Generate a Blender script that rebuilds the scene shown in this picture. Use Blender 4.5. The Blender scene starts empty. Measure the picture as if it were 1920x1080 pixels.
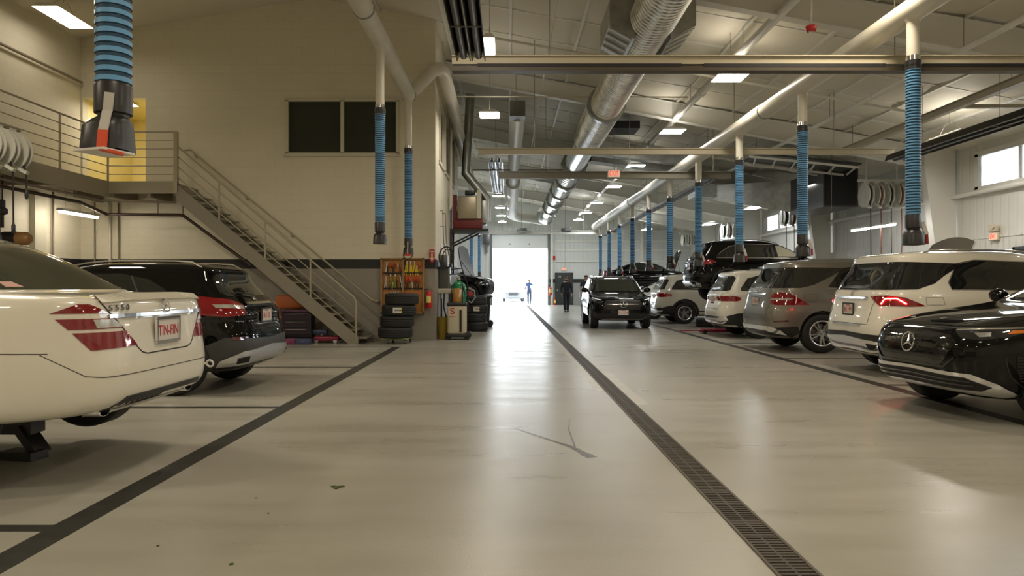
import bpy, bmesh, math, random
import numpy as np
from mathutils import Vector, Matrix
C = bpy.context.scene.collection
PI = math.pi
rnd = random.Random(7)
# ------------------------------------------------------------------ camera
F = 1350.0; CX = 952.0; CY = 537.0; CH = 1.25
sc = bpy.context.scene
cam_d = bpy.data.cameras.new('camera'); cam = bpy.data.objects.new('camera', cam_d); C.objects.link(cam)
cam_d.sensor_width = 36; cam_d.lens = F/1920*36
cam_d.shift_x = 8/1920; cam_d.shift_y = -3/1920
cam.location = (0, 0, CH); cam.rotation_euler = (PI/2, 0, 0); cam_d.clip_end = 400
sc.camera = cam
# ------------------------------------------------------------------ world, exposure
w = bpy.data.worlds.new('world'); sc.world = w; w.use_nodes = True
bg = w.node_tree.nodes['Background']
bg.inputs[0].default_value = (.86, .94, 1, 1); bg.inputs[1].default_value = 12.0
sc.view_settings.view_transform = 'Standard'; sc.view_settings.look = 'None'
sc.view_settings.exposure = 0.0; sc.view_settings.gamma = 1; sc.view_settings.use_curve_mapping = False
sc.cycles.use_denoising = True
sc.cycles.sample_clamp_indirect = 6
sc.cycles.max_bounces = 8; sc.cycles.diffuse_bounces = 4; sc.cycles.glossy_bounces = 4
sc.cycles.caustics_reflective = False; sc.cycles.caustics_refractive = False
LAMP = 62.0          # radiance of the ceiling panels
# ------------------------------------------------------------------ materials
MATS = {}
def mat(name, col=(.5,.5,.5), rough=.5, metal=0, coat=0, emit=None, es=0, bump=None, var=None, alpha=None, spec=None, trans=0):
    if name in MATS: return MATS[name]
    m = bpy.data.materials.new(name); m.use_nodes = True; nt = m.node_tree
    b = nt.nodes['Principled BSDF']
    b.inputs['Base Color'].default_value = (*col, 1); b.inputs['Roughness'].default_value = rough
    b.inputs['Metallic'].default_value = metal; b.inputs['Coat Weight'].default_value = coat
    b.inputs['Coat Roughness'].default_value = .03
    if spec is not None: b.inputs['Specular IOR Level'].default_value = spec
    if trans: b.inputs['Transmission Weight'].default_value = trans
    if emit: b.inputs['Emission Color'].default_value = (*emit, 1); b.inputs['Emission Strength'].default_value = es
    if var or bump:
        geo = nt.nodes.new('ShaderNodeNewGeometry'); n = nt.nodes.new('ShaderNodeTexNoise')
        nt.links.new(geo.outputs['Position'], n.inputs['Vector'])
        n.inputs['Scale'].default_value = (var or bump)[0]; n.inputs['Detail'].default_value = 4
        if var:
            r = nt.nodes.new('ShaderNodeValToRGB'); e = r.color_ramp.elements
            e[0].position = .3; e[1].position = .7
            e[0].color = (*[c*(1-var[1]) for c in col], 1); e[1].color = (*[min(1, c*(1+var[1]*.5)) for c in col], 1)
            nt.links.new(n.outputs['Fac'], r.inputs[0]); nt.links.new(r.outputs[0], b.inputs['Base Color'])
        if bump:
            bp = nt.nodes.new('ShaderNodeBump'); bp.inputs['Strength'].default_value = bump[1]; bp.inputs['Distance'].default_value = .01
            nt.links.new(n.outputs['Fac'], bp.inputs['Height']); nt.links.new(bp.outputs[0], b.inputs['Normal'])
    MATS[name] = m; return m

def floor_mat():
    m = bpy.data.materials.new('epoxy floor'); m.use_nodes = True; nt = m.node_tree; b = nt.nodes['Principled BSDF']
    N = nt.nodes.new; L = nt.links.new
    geo = N('ShaderNodeNewGeometry')
    n1 = N('ShaderNodeTexNoise'); n1.inputs['Scale'].default_value = .55; n1.inputs['Detail'].default_value = 6
    mp = N('ShaderNodeMapping'); mp.inputs['Scale'].default_value = (.35, 2.2, 1); L(geo.outputs['Position'], mp.inputs[0])
    n2 = N('ShaderNodeTexNoise'); n2.inputs['Scale'].default_value = 1.4; n2.inputs['Detail'].default_value = 7
    n3 = N('ShaderNodeTexNoise'); n3.inputs['Scale'].default_value = 90; n3.inputs['Detail'].default_value = 2
    L(geo.outputs['Position'], n1.inputs[0]); L(mp.outputs[0], n2.inputs[0]); L(geo.outputs['Position'], n3.inputs[0])
    r1 = N('ShaderNodeValToRGB'); e = r1.color_ramp.elements
    e[0].position = .32; e[0].color = (.335, .325, .28, 1); e[1].position = .68; e[1].color = (.42, .41, .36, 1)
    L(n1.outputs['Fac'], r1.inputs[0])
    r2 = N('ShaderNodeValToRGB'); e = r2.color_ramp.elements
    e[0].position = .30; e[0].color = (.80, .78, .73, 1); e[1].position = .55; e[1].color = (1, 1, 1, 1)
    L(n2.outputs['Fac'], r2.inputs[0])
    mx = N('ShaderNodeMix'); mx.data_type = 'RGBA'; mx.blend_type = 'MULTIPLY'; mx.inputs[0].default_value = .55
    L(r1.outputs[0], mx.inputs[6]); L(r2.outputs[0], mx.inputs[7]); L(mx.outputs[2], b.inputs['Base Color'])
    mr = N('ShaderNodeMapRange'); mr.inputs[3].default_value = .20; mr.inputs[4].default_value = .40
    L(n2.outputs['Fac'], mr.inputs[0]); L(mr.outputs[0], b.inputs['Roughness'])
    bp = N('ShaderNodeBump'); bp.inputs['Strength'].default_value = .16; bp.inputs['Distance'].default_value = .004
    L(n3.outputs['Fac'], bp.inputs['Height']); L(bp.outputs[0], b.inputs['Normal'])
    b.inputs['Specular IOR Level'].default_value = .5
    return m

def block_mat(name, top=(.76,.71,.56), low=(.31,.29,.25), band=(.012,.012,.013), axis='X'):
    m = bpy.data.materials.new(name); m.use_nodes = True; nt = m.node_tree; b = nt.nodes['Principled BSDF']
    N = nt.nodes.new; L = nt.links.new
    geo = N('ShaderNodeNewGeometry'); sp = N('ShaderNodeSeparateXYZ'); L(geo.outputs['Position'], sp.inputs[0])
    def gt(v):
        q = N('ShaderNodeMath'); q.operation = 'GREATER_THAN'; L(sp.outputs['Z'], q.inputs[0]); q.inputs[1].default_value = v; return q
    m1 = N('ShaderNodeMix'); m1.data_type = 'RGBA'; L(gt(1.66).outputs[0], m1.inputs[0]); m1.inputs[6].default_value = (*low, 1); m1.inputs[7].default_value = (*band, 1)
    m2 = N('ShaderNodeMix'); m2.data_type = 'RGBA'; L(gt(1.88).outputs[0], m2.inputs[0]); L(m1.outputs[2], m2.inputs[6]); m2.inputs[7].default_value = (*top, 1)
    cb = N('ShaderNodeCombineXYZ'); L(sp.outputs[axis], cb.inputs[0]); L(sp.outputs['Z'], cb.inputs[1])
    br = N('ShaderNodeTexBrick'); L(cb.outputs[0], br.inputs[0]); br.inputs['Scale'].default_value = 1
    br.inputs['Brick Width'].default_value = .4; br.inputs['Row Height'].default_value = .2; br.inputs['Mortar Size'].default_value = .006
    br.inputs['Color1'].default_value = (1,1,1,1); br.inputs['Color2'].default_value = (.97,.97,.96,1); br.inputs['Mortar'].default_value = (.92,.915,.90,1)
    m3 = N('ShaderNodeMix'); m3.data_type = 'RGBA'; m3.blend_type = 'MULTIPLY'; m3.inputs[0].default_value = 1
    L(m2.outputs[2], m3.inputs[6]); L(br.outputs['Color'], m3.inputs[7]); L(m3.outputs[2], b.inputs['Base Color'])
    bp = N('ShaderNodeBump'); bp.inputs['Strength'].default_value = .12; bp.inputs['Distance'].default_value = .01; bp.invert = True
    L(br.outputs['Fac'], bp.inputs['Height']); L(bp.outputs[0], b.inputs['Normal']); b.inputs['Roughness'].default_value = .55
    return m

def panel_mat(name, col=(.72,.73,.70), low=None, axis='X', pitch=.3, zlow=0, rib=.5):
    m = bpy.data.materials.new(name); m.use_nodes = True; nt = m.node_tree; b = nt.nodes['Principled BSDF']
    N = nt.nodes.new; L = nt.links.new
    geo = N('ShaderNodeNewGeometry'); sp = N('ShaderNodeSeparateXYZ'); L(geo.outputs['Position'], sp.inputs[0])
    wv = N('ShaderNodeMath'); wv.operation = 'PINGPONG'; L(sp.outputs[axis], wv.inputs[0]); wv.inputs[1].default_value = pitch/2
    r = N('ShaderNodeValToRGB'); e = r.color_ramp.elements; L(wv.outputs[0], r.inputs[0])
    e[0].position = .0; e[0].color = (0,0,0,1); e[1].position = .05; e[1].color = (1,1,1,1)
    bp = N('ShaderNodeBump'); bp.inputs['Strength'].default_value = rib; bp.inputs['Distance'].default_value = .02
    L(r.outputs[0], bp.inputs['Height']); L(bp.outputs[0], b.inputs['Normal'])
    b.inputs['Roughness'].default_value = .5
    last = None
    if low:
        def gt(v):
            q = N('ShaderNodeMath'); q.operation = 'GREATER_THAN'; L(sp.outputs['Z'], q.inputs[0]); q.inputs[1].default_value = v; return q
        m1 = N('ShaderNodeMix'); m1.data_type = 'RGBA'; L(gt(1.5).outputs[0], m1.inputs[0]); m1.inputs[6].default_value = (*low, 1); m1.inputs[7].default_value = (.02,.022,.022,1)
        m2 = N('ShaderNodeMix'); m2.data_type = 'RGBA'; L(gt(1.76).outputs[0], m2.inputs[0]); L(m1.outputs[2], m2.inputs[6]); m2.inputs[7].default_value = (*col, 1)
        L(m2.outputs[2], b.inputs['Base Color'])
    else: b.inputs['Base Color'].default_value = (*col, 1)
    return m

CREAM = mat('cream paint', (.66,.62,.5), .5)
WHITE = mat('white painted steel', (.78,.77,.72), .45)
DUCTW = mat('white exhaust duct', (.72,.69,.59), .4, var=(3, .08))
GREYS = mat('grey painted steel', (.27,.25,.195), .45)
BLACK = mat('black rubber', (.012,.012,.013), .55)
TYRE = mat('tyre rubber', (.014,.015,.016), .6, bump=(60, .25))
BLKPL = mat('black plastic', (.018,.018,.019), .38)
CHROME = mat('chrome', (.85,.85,.86), .12, 1)
ALU = mat('alloy silver', (.62,.63,.65), .28, 1)
DKALU = mat('grey alloy', (.2,.2,.21), .35, 1)
GALV = mat('galvanised spiral steel', (.78,.80,.81), .22, 1, var=(5, .2))
GALVD = mat('galvanised sheet', (.42,.43,.41), .38, 1, var=(4, .25))
STEEL = mat('brown grey steel', (.24,.205,.15), .45, .2)
RAILM = mat('stair rail paint', (.42,.37,.27), .38)
DARK = mat('dark void', (.01,.01,.011), .6)
GLASS = mat('dark tinted glass', (.012,.014,.014), .03, 0, 1, spec=.6)
GLASSG = mat('green tinted glass', (.045,.05,.036), .05, 0, 0, spec=.25)
RED = mat('red paint', (.55,.02,.015), .35)
HOSEL = mat('hose light blue rib', (.13,.35,.62), .4)
HOSED = mat('hose dark groove', (.012,.05,.10), .6)
ORANGE = mat('orange plastic', (.75,.12,.02), .4)
YELLOW = mat('yellow plastic', (.75,.6,.05), .4)
SEAM = mat('dark panel gap', (.02,.019,.017), .7)
PLATEW = mat('white plate', (.72,.68,.64), .4)
PLATER = mat('red plate print', (.5,.03,.04), .5)
TAILR = mat('red tail lamp lens', (.15,.003,.006), .06, 0, 1, emit=(.6,.005,.01), es=.06)
TAILD = mat('dark red tail lamp lens', (.09,.004,.006), .06, 0, 1)
TAILC = mat('clear lamp lens', (.5,.48,.45), .12, .4, 1)
TAILON = mat('lit tail lamp', (.8,.1,.1), .2, emit=(1,.02,.02), es=60)
HEADL = mat('headlamp lens', (.03,.032,.035), .05, .3, 1)
AMBER = mat('amber lens', (.65,.17,.01), .15, 0, 1)

# ------------------------------------------------------------------ mesh helpers
class MB:
    def __init__(s): s.v = []; s.f = []; s.m = []; s.sm = []; s.mi = 0; s.smooth = False
    def add(s, vs, fs, smooth=None, mi=None):
        o = len(s.v); s.v += [tuple(v) for v in vs]; s.f += [tuple(i+o for i in f) for f in fs]
        s.m += [s.mi if mi is None else mi]*len(fs); s.sm += [s.smooth if smooth is None else smooth]*len(fs)
        return s
    def box(s, x0, y0, z0, x1, y1, z1, mi=None):
        v = [(x0,y0,z0),(x1,y0,z0),(x1,y1,z0),(x0,y1,z0),(x0,y0,z1),(x1,y0,z1),(x1,y1,z1),(x0,y1,z1)]
        return s.add(v, [(0,3,2,1),(4,5,6,7),(0,1,5,4),(1,2,6,5),(2,3,7,6),(3,0,4,7)], False, mi)
    def rbox(s, x0, y0, z0, x1, y1, z1, r=.01, mi=None):
        # box with chamfered edges
        b = bmesh.new(); bmesh.ops.create_cube(b, size=1)
        for v in b.verts: v.co = Vector(((x0+x1)/2+v.co.x*(x1-x0), (y0+y1)/2+v.co.y*(y1-y0), (z0+z1)/2+v.co.z*(z1-z0)))
        bmesh.ops.bevel(b, geom=list(b.edges), offset=r, segments=3, profile=.5, affect='EDGES')
        b.verts.ensure_lookup_table()
        s.add([tuple(v.co) for v in b.verts], [tuple(v.index for v in f.verts) for f in b.faces], True, mi); b.free(); return s
    def bar(s, p0, p1, w, h, up=(0,0,1), mi=None):
        p0 = Vector(p0); p1 = Vector(p1); d = (p1-p0).normalized(); u = Vector(up)
        a = d.cross(u)
        if a.length < 1e-5: a = d.cross(Vector((0,1,0)))
        a.normalize(); u = a.cross(d).normalized()
        v = []
        for p in (p0, p1):
            for i, j in ((-1,-1),(1,-1),(1,1),(-1,1)): v.append(p + a*(w/2*i) + u*(h/2*j))
        return s.add(v, [(0,1,2,3),(7,6,5,4),(0,4,5,1),(1,5,6,2),(2,6,7,3),(3,7,4,0)], False, mi)
    def tube(s, pts, r, n=10, cap=True, mi=None):
        pts = [Vector(p) for p in pts]; rs = r if isinstance(r, (list, tuple)) else [r]*len(pts)
        v = []; f = []; ref = None
        for i, p in enumerate(pts):
            if i == 0: d = pts[1]-p
            elif i == len(pts)-1: d = p-pts[i-1]
            else: d = (p-pts[i-1]).normalized() + (pts[i+1]-p).normalized()
            d.normalize()
            if ref is None:
                ref = Vector((0,0,1)) if abs(d.z) < .9 else Vector((0,1,0))
            a = d.cross(ref)
            if a.length < 1e-4: a = d.cross(Vector((1,0,0)))
            a.normalize(); b2 = a.cross(d).normalized(); ref = b2
            for k in range(n):
                t = 2*PI*k/n; v.append(p + a*(rs[i]*math.cos(t)) + b2*(rs[i]*math.sin(t)))
        for i in range(len(pts)-1):
            for k in range(n):
                f.append((i*n+k, i*n+(k+1)%n, (i+1)*n+(k+1)%n, (i+1)*n+k))
        s.add(v, f, True, mi)
        if cap:
            o = len(pts)-1
            s.add(v[:n], [tuple(range(n-1,-1,-1))], False, mi); s.add(v[o*n:], [tuple(range(n))], False, mi)
        return s
    def lathe(s, prof, c=(0,0,0), axis='Z', n=24, mi=None, mis=None, cap=False):
        # prof: list (r, h)
        v = []; f = []
        for r, h in prof:
            for k in range(n):
                t = 2*PI*k/n; a, b2 = r*math.cos(t), r*math.sin(t)
                if axis == 'Z': p = (c[0]+a, c[1]+b2, c[2]+h)
                elif axis == 'Y': p = (c[0]+a, c[1]+h, c[2]-b2)
                else: p = (c[0]+h, c[1]+a, c[2]+b2)
                v.append(p)
        o = len(s.v); s.v += v
        for i in range(len(prof)-1):
            for k in range(n):
                s.f.append(tuple(o+q for q in (i*n+k, i*n+(k+1)%n, (i+1)*n+(k+1)%n, (i+1)*n+k)))
                s.m.append((mis[i] if mis else (s.mi if mi is None else mi))); s.sm.append(True)
        if cap:
            s.add(v[:n], [tuple(range(n-1,-1,-1))], False, mi); s.add(v[-n:], [tuple(range(n))], False, mi)
        return s
    def prism(s, poly, y0, y1, axis='Y', mi=None, smooth=False):
        n = len(poly); v = []
        for y in (y0, y1):
            for a, b2 in poly:
                v.append({'Y': (a,y,b2), 'X': (y,a,b2), 'Z': (a,b2,y)}[axis])
        f = [tuple(range(n)), tuple(range(2*n-1, n-1, -1))]
        s.add(v, f, False, mi)
        s.add(v, [(i, i+n, (i+1)%n+n, (i+1)%n) for i in range(n)], smooth, mi)
        return s
    def xf(s, M, start=0):
        for i in range(start, len(s.v)): s.v[i] = tuple(M @ Vector(s.v[i]))
        return s
    def build(s, name, mats, parent=None, world=True, **tags):
        me = bpy.data.meshes.new(name)
        if not isinstance(mats, (list, tuple)): mats = [mats]
        vs = s.v; loc = Vector((0,0,0))
        if parent is not None and world:
            q = parent
            while q.parent is not None: q = q.parent
            Mi = (Matrix.Translation(q['_l']) @ Matrix.Rotation(q['_r'], 4, 'Z')).inverted() if '_l' in q else Matrix.Identity(4)
            vs = [tuple(Mi @ Vector(v)) for v in vs]
        elif parent is None:
            a = np.array(vs); loc = Vector(((a[:,0].min()+a[:,0].max())/2, (a[:,1].min()+a[:,1].max())/2, a[:,2].min()))
            vs = [tuple(Vector(v)-loc) for v in vs]
        me.from_pydata(vs, [], s.f)
        for m_ in mats: me.materials.append(m_)
        me.polygons.foreach_set('material_index', s.m); me.polygons.foreach_set('use_smooth', s.sm)
        b = bmesh.new(); b.from_mesh(me); bmesh.ops.remove_doubles(b, verts=b.verts, dist=1e-5)
        bmesh.ops.recalc_face_normals(b, faces=b.faces)
        for e in b.edges:
            if len(e.link_faces) == 2 and e.calc_face_angle(0) > .7: e.smooth = False
        b.to_mesh(me); b.free()
        o = bpy.data.objects.new(name, me); C.objects.link(o); o.location = loc
        if parent is not None: o.parent = parent
        for k, v in tags.items(): o[k] = v
        return o
def thing(name, label, cat, loc=(0,0,0), rz=0, group=None):
    o = bpy.data.objects.new(name, None); C.objects.link(o); o.location = loc; o.rotation_euler = (0,0,rz)
    o['label'] = label; o['category'] = cat
    if group: o['group'] = group
    o['_l'] = tuple(float(q) for q in loc); o['_r'] = float(rz); o.empty_display_size = .1
    return o
def one(mb, name, mats, label, cat, group=None):
    o = mb.build(name, mats); o['label'] = label; o['category'] = cat
    if group: o['group'] = group
    return o
def struct(mb, name, mats, parent=None):
    o = mb.build(name, mats, parent)
    if parent is None: o['kind'] = 'structure'
    return o
def W(px, py, Y): return Vector(((px-CX)*Y/F, Y, CH+(CY-py)*Y/F))
def text_obj(name, body, size, m, parent, M, ext=.001, align='CENTER'):
    cu = bpy.data.curves.new(name, 'FONT'); cu.body = body; cu.size = size; cu.extrude = ext; cu.align_x = align; cu.align_y = 'CENTER'
    to = bpy.data.objects.new(name, cu); me = bpy.data.meshes.new_from_object(to); bpy.data.objects.remove(to); bpy.data.curves.remove(cu)
    me.name = name; me.transform(M); me.materials.clear(); me.materials.append(m)
    o = bpy.data.objects.new(name, me); C.objects.link(o)
    if parent is not None: o.parent = parent
    return o
def loc_of(parent, p):   # world -> local of a thing
    Mi = (Matrix.Translation(parent['_l']) @ Matrix.Rotation(parent['_r'], 4, 'Z')).inverted(); return Mi @ Vector(p)

# ------------------------------------------------------------------ shell
XL, XR, XO = -9.9, 12.3, -1.68          # left wall, right wall, office side wall
YO, YE, YF, YB = 16.7, 24.0, 48.5, -7.0
XRG, ZRG = -4.5, 7.98
def roof(X): return ZRG-.178*(X-XRG) if X > XRG else ZRG-.172*(XRG-X)
FLOOR = floor_mat()
struct(MB().box(XL-.2, YB-.2, -.2, XR+.2, YF+.2, 0), 'floor', FLOOR)
# ceiling: sagging vinyl-faced insulation
g = MB(); nx, ny = 60, 360; vs = []; fs = []
for j in range(ny+1):
    Y = YB+(YF-YB)*j/ny
    for i in range(nx+1):
        X = XL+(XR-XL)*i/nx
        s1 = abs(math.sin(PI*Y/1.53)); s2 = abs(math.sin(PI*(X+4.5)/1.52))
        wob = .035*math.sin(3.1*X+1.7*Y)*math.sin(2.3*Y-.9*X)
        vs.append((X, Y, roof(X)-.10*(s1**.6)*s2**.35 + wob*s1*s2))
for j in range(ny):
    for i in range(nx):
        a = j*(nx+1)+i; fs.append((a, a+nx+1, a+nx+2, a+1))
g.add(vs, fs, True)
struct(g, 'ceiling', mat('white vinyl insulation', (.72,.68,.57), .6, bump=(7, .25)))
struct(MB().prism([(XL-.2, roof(XL)+.15), (XRG, roof(XRG)+.15), (XR+.2, roof(XR)+.12), (XR+.2, roof(XR)+.3), (XRG, ZRG+.4), (XL-.2, roof(XL)+.3)], YB-.2, YF+.2), 'roof_deck', WHITE)
BX = block_mat('painted block x'); BY = block_mat('painted block y', axis='Y')
# office block front with passage opening (upper left)
def wallX(name, Y0, Y1, x0, x1, top, holes, m):
    # wall in the XZ plane with rectangular holes (x0,z0,x1,z1); top: function of X
    xs = sorted({x0, x1, XRG if x0 < XRG < x1 else x0} | {h[0] for h in holes} | {h[2] for h in holes})
    g = MB()
    for a, b2 in zip(xs[:-1], xs[1:]):
        if b2-a < 1e-6: continue
        hs = sorted([(h[1], h[3]) for h in holes if h[0] <= a+1e-6 and h[2] >= b2-1e-6])
        z = 0
        for lo, hi in hs:
            if lo > z+1e-6: g.box(a, Y0, z, b2, Y1, lo)
            z = hi
        g.prism([(a, z), (b2, z), (b2, top(b2)), (a, top(a))], Y0, Y1)
    return struct(g, name, m)
def wallY(name, X0, X1, y0, y1, top, holes, m):
    ys = sorted({y0, y1} | {h[0] for h in holes} | {h[2] for h in holes}); g = MB()
    for a, b2 in zip(ys[:-1], ys[1:]):
        hs = sorted([(h[1], h[3]) for h in holes if h[0] <= a+1e-6 and h[2] >= b2-1e-6]); z = 0
        for lo, hi in hs:
            if lo > z+1e-6: g.box(X0, a, z, X1, b2, lo)
            z = hi
        g.box(X0, a, z, X1, b2, top)
    return struct(g, name, m)
PZ0, PZ1 = 3.45, 5.62; PX0, PX1 = -9.86, -8.4
W1 = (-5.1, 4.33, -2.57, 5.56)
wallX('wall_office_front', YO, YO+.2, XL-.1, XO, lambda x: roof(x)+.05, [(PX0, PZ0, PX1, PZ1), W1], BX)
SW = [(17.6, 4.3, 18.9, 5.75), (19.2, 4.3, 20.5, 5.75), (21.0, 4.3, 22.3, 5.75)]
wallY('wall_office_side', XO-.2, XO, YO+.2, YE, roof(XO)+.05, SW, BY)
struct(MB().box(XL, YE, 0, XO, YE+.2, roof(XO)+.02), 'wall_office_back', BX)
YP = mat('yellow hallway paint', (.85,.74,.36), .5)
g = MB(); g.box(PX0-.05, YO+2.2, PZ0-.1, PX1+.05, YO+2.3, PZ1+.1); g.box(PX0-.1, YO+.2, PZ0-.1, PX0, YO+2.3, PZ1+.1)
g.box(PX1, YO+.2, PZ0-.1, PX1+.1, YO+2.3, PZ1+.1); g.box(PX0, YO+.2, PZ1, PX1, YO+2.3, PZ1+.1); g.box(PX0, YO+.2, PZ0-.15, PX1, YO+2.3, PZ0-.03)
struct(g, 'wall_hallway', YP)
struct(MB().box(XL-.2, YB, 0, XL, YO+.2, roof(XL)+.02), 'wall_left', BY)
struct(MB().box(XL-.2, YE, 0, XL, YF, roof(XL)+.02), 'wall_left', panel_mat('left liner', axis='Y'))
FP = panel_mat('far wall panel', (.66,.68,.66), (.33,.34,.33), 'X', .3)
DX0, DX1, DZ = -1.04, 2.69, 4.72
wallX('wall_far', YF, YF+.2, XL, XR, lambda x: roof(x)+.05, [(DX0, 0, DX1, DZ)], FP)
RP = panel_mat('right wall panel', (.70,.70,.66), None, 'Y', .3)
RW = [(5.3, 3.78, 11.6, 4.7), (12.7, 3.78, 18.85, 4.7), (28.0, 3.8, 34.3, 4.6), (35.6, 3.8, 41.9, 4.6)]
wallY('wall_right', XR, XR+.2, YB, YF, roof(XR)+.05, RW, RP)
struct(MB().box(XL, YB-.2, 0, XR, YB, 8.2), 'wall_back', WHITE)
# liner of the right wall below 2.5 m
struct(MB().box(XR-.05, YB, 0, XR, YF, 2.5).box(XR-.07, YB, 2.48, XR, YF, 2.53), 'trim_1', panel_mat('lower liner', (.74,.74,.70), None, 'Y', .22, rib=.8))
# windows in the right wall
WG = mat('clear window glass', (1,1,1), .0, trans=1, spec=.3)
for k, (y0, z0, y1, z1) in enumerate(RW):
    wn = thing(f'window_{k+1}', 'x', 'window', (XR, (y0+y1)/2, z0)); del wn['label']; del wn['category']; wn['kind'] = 'structure'
    g = MB(); t = .09
    g.box(XR-.04, y0-.06, z0-.06, XR+.1, y1+.06, z0+t-.02); g.box(XR-.04, y0-.06, z1-t+.02, XR+.1, y1+.06, z1+.06)
    g.box(XR-.04, y0-.06, z0, XR+.1, y0+t-.02, z1); g.box(XR-.04, y1-t+.02, z0, XR+.1, y1+.06, z1)
    for q in (1, 2, 3):
        yy = y0+(y1-y0)*q/4; g.box(XR, yy-.03, z0, XR+.08, yy+.03, z1)
    g.build('window_frame', WHITE, wn)
    MB().box(XR+.05, y0, z0, XR+.056, y1, z1).build('pane', WG, wn)
    MB().box(XR-.12, y0-.1, z0-.14, XR+.02, y1+.1, z0-.06).build('window_sill', WHITE, wn)
# office windows
def office_window(n, lo, hi, axis):
    wn = thing(f'window_{n}', 'x', 'window', lo); del wn['label']; del wn['category']; wn['kind'] = 'structure'
    x0, y0, z0 = lo; x1, y1, z1 = hi; g = MB(); t = .05
    if axis == 'X':
        for a in ((x0-.05, z0-.05, x1+.05, z0+.02), (x0-.05, z1-.02, x1+.05, z1+.05), (x0-.05, z0, x0+.02, z1), (x1-.02, z0, x1+.05, z1), ((x0+x1)/2-.035, z0, (x0+x1)/2+.035, z1)):
            g.box(a[0], y0-.04, a[1], a[2], y0+.05, a[3])
        MB().box(x0, y0+.06, z0, x1, y0+.07, z1).build('pane', GLASSG, wn)
        MB().box(x0-.1, y0-.06, z0-.07, x1+.1, y0, z0-.05).build('window_sill', CREAM, wn)
    else:
        for a in ((y0-.05, z0-.05, y1+.05, z0+.02), (y0-.05, z1-.02, y1+.05, z1+.05), (y0-.05, z0, y0+.02, z1), (y1-.02, z0, y1+.05, z1)):
            g.box(x0-.05, a[0], a[1], x0+.04, a[2], a[3])
        MB().box(x0-.07, y0, z0, x0-.06, y1, z1).build('pane', GLASSG, wn)
    g.build('window_frame', CREAM, wn)
office_window(5, (W1[0], YO, W1[1]), (W1[2], YO, W1[3]), 'X')
for k, (a, b2, c, d) in enumerate(SW): office_window(6+k, (XO, a, b2), (XO, c, d), 'Y')
# doors: roll up door, man door far, man door right
d1 = thing('door_1', 'x', 'door', (.8, YF, 3.8)); del d1['label']; del d1['category']; d1['kind'] = 'structure'
g = MB(); g.box(DX0, YF+.05, 3.8, DX1, YF+.1, DZ); g.box(DX0, YF+.04, 4.25, DX1, YF+.05, 4.27)
g.build('door_panel', mat('white sectional door', (.85,.87,.87), .5), d1)
for x in (.15, 1.45): MB().lathe([(.0,0),(.05,0),(.05,-.03),(0,-.03)], (x, YF+.05, 4.1), 'Y', 8).build('latch', STEEL, d1)
g = MB(); g.box(DX0-.14, YF-.06, 0, DX0, YF, 4.9); g.box(DX1, YF-.06, 0, DX1+.14, YF, 4.9); g.box(DX0-.14, YF-.06, DZ, DX1+.14, YF, 4.95)
struct(g, 'trim_2', mat('door jamb green grey', (.17,.19,.17), .4, .3))
mx0 = (1042-CX)*YF/F; mx1 = (1073-CX)*YF/F
d2 = thing('door_2', 'x', 'door', ((mx0+mx1)/2, YF, 0)); del d2['label']; del d2['category']; d2['kind'] = 'structure'
DG = mat('dark green grey door', (.035,.042,.04), .4)
MB().box(mx0, YF-.06, 0, mx1, YF-.02, 2.12).build('door_panel', DG, d2)
g = MB(); g.box(mx0-.05, YF-.08, 0, mx0, YF, 2.17); g.box(mx1, YF-.08, 0, mx1+.05, YF, 2.17); g.box(mx0-.05, YF-.08, 2.12, mx1+.05, YF, 2.17); g.build('door_frame', DG, d2)
MB().lathe([(0,0),(.035,0),(.04,-.05),(0,-.06)], (mx0+.1, YF-.06, 1.0), 'Y', 10).build('door_handle', CHROME, d2)
MB().box(mx0+.5, YF-.075, 1.53, mx0+.75, YF-.06, 1.57).build('door_closer', ALU, d2)
text_obj('door_number', '11', .22, WHITE, d2, Matrix.Translation(loc_of(d2, (mx0+.27, YF-.065, 1.9))) @ Matrix.Rotation(PI/2, 4, 'X'))
d3 = thing('door_3', 'x', 'door', (XR, 16.5, 0)); del d3['label']; del d3['category']; d3['kind'] = 'structure'
MB().box(XR-.09, 16.3, 0, XR-.05, 17.3, 2.13).build('door_panel', DG, d3)
g = MB(); g.box(XR-.12, 16.22, 0, XR-.05, 16.3, 2.2); g.box(XR-.12, 17.3, 0, XR-.05, 17.38, 2.2); g.box(XR-.12, 16.22, 2.13, XR-.05, 17.38, 2.2); g.build('door_frame', DG, d3)
MB().lathe([(0,0),(.035,0),(.04,-.05),(0,-.06)], (XR-.09, 16.4, 1.0), 'X', 10).build('door_handle', CHROME, d3)
# far wall girts
for z in (2.9, 3.65, 4.25, 4.95):
    struct(MB().box(DX1+.5, YF-.08, z, XR, YF, z+.09), 'wall_girt', WHITE)
struct(MB().box(DX1+.2, YF-.16, 0, DX1+.34, YF, roof(DX1)), 'column', WHITE)
struct(MB().box(8.9, YF-.22, 0, 9.1, YF, roof(9)), 'column', WHITE)
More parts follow.
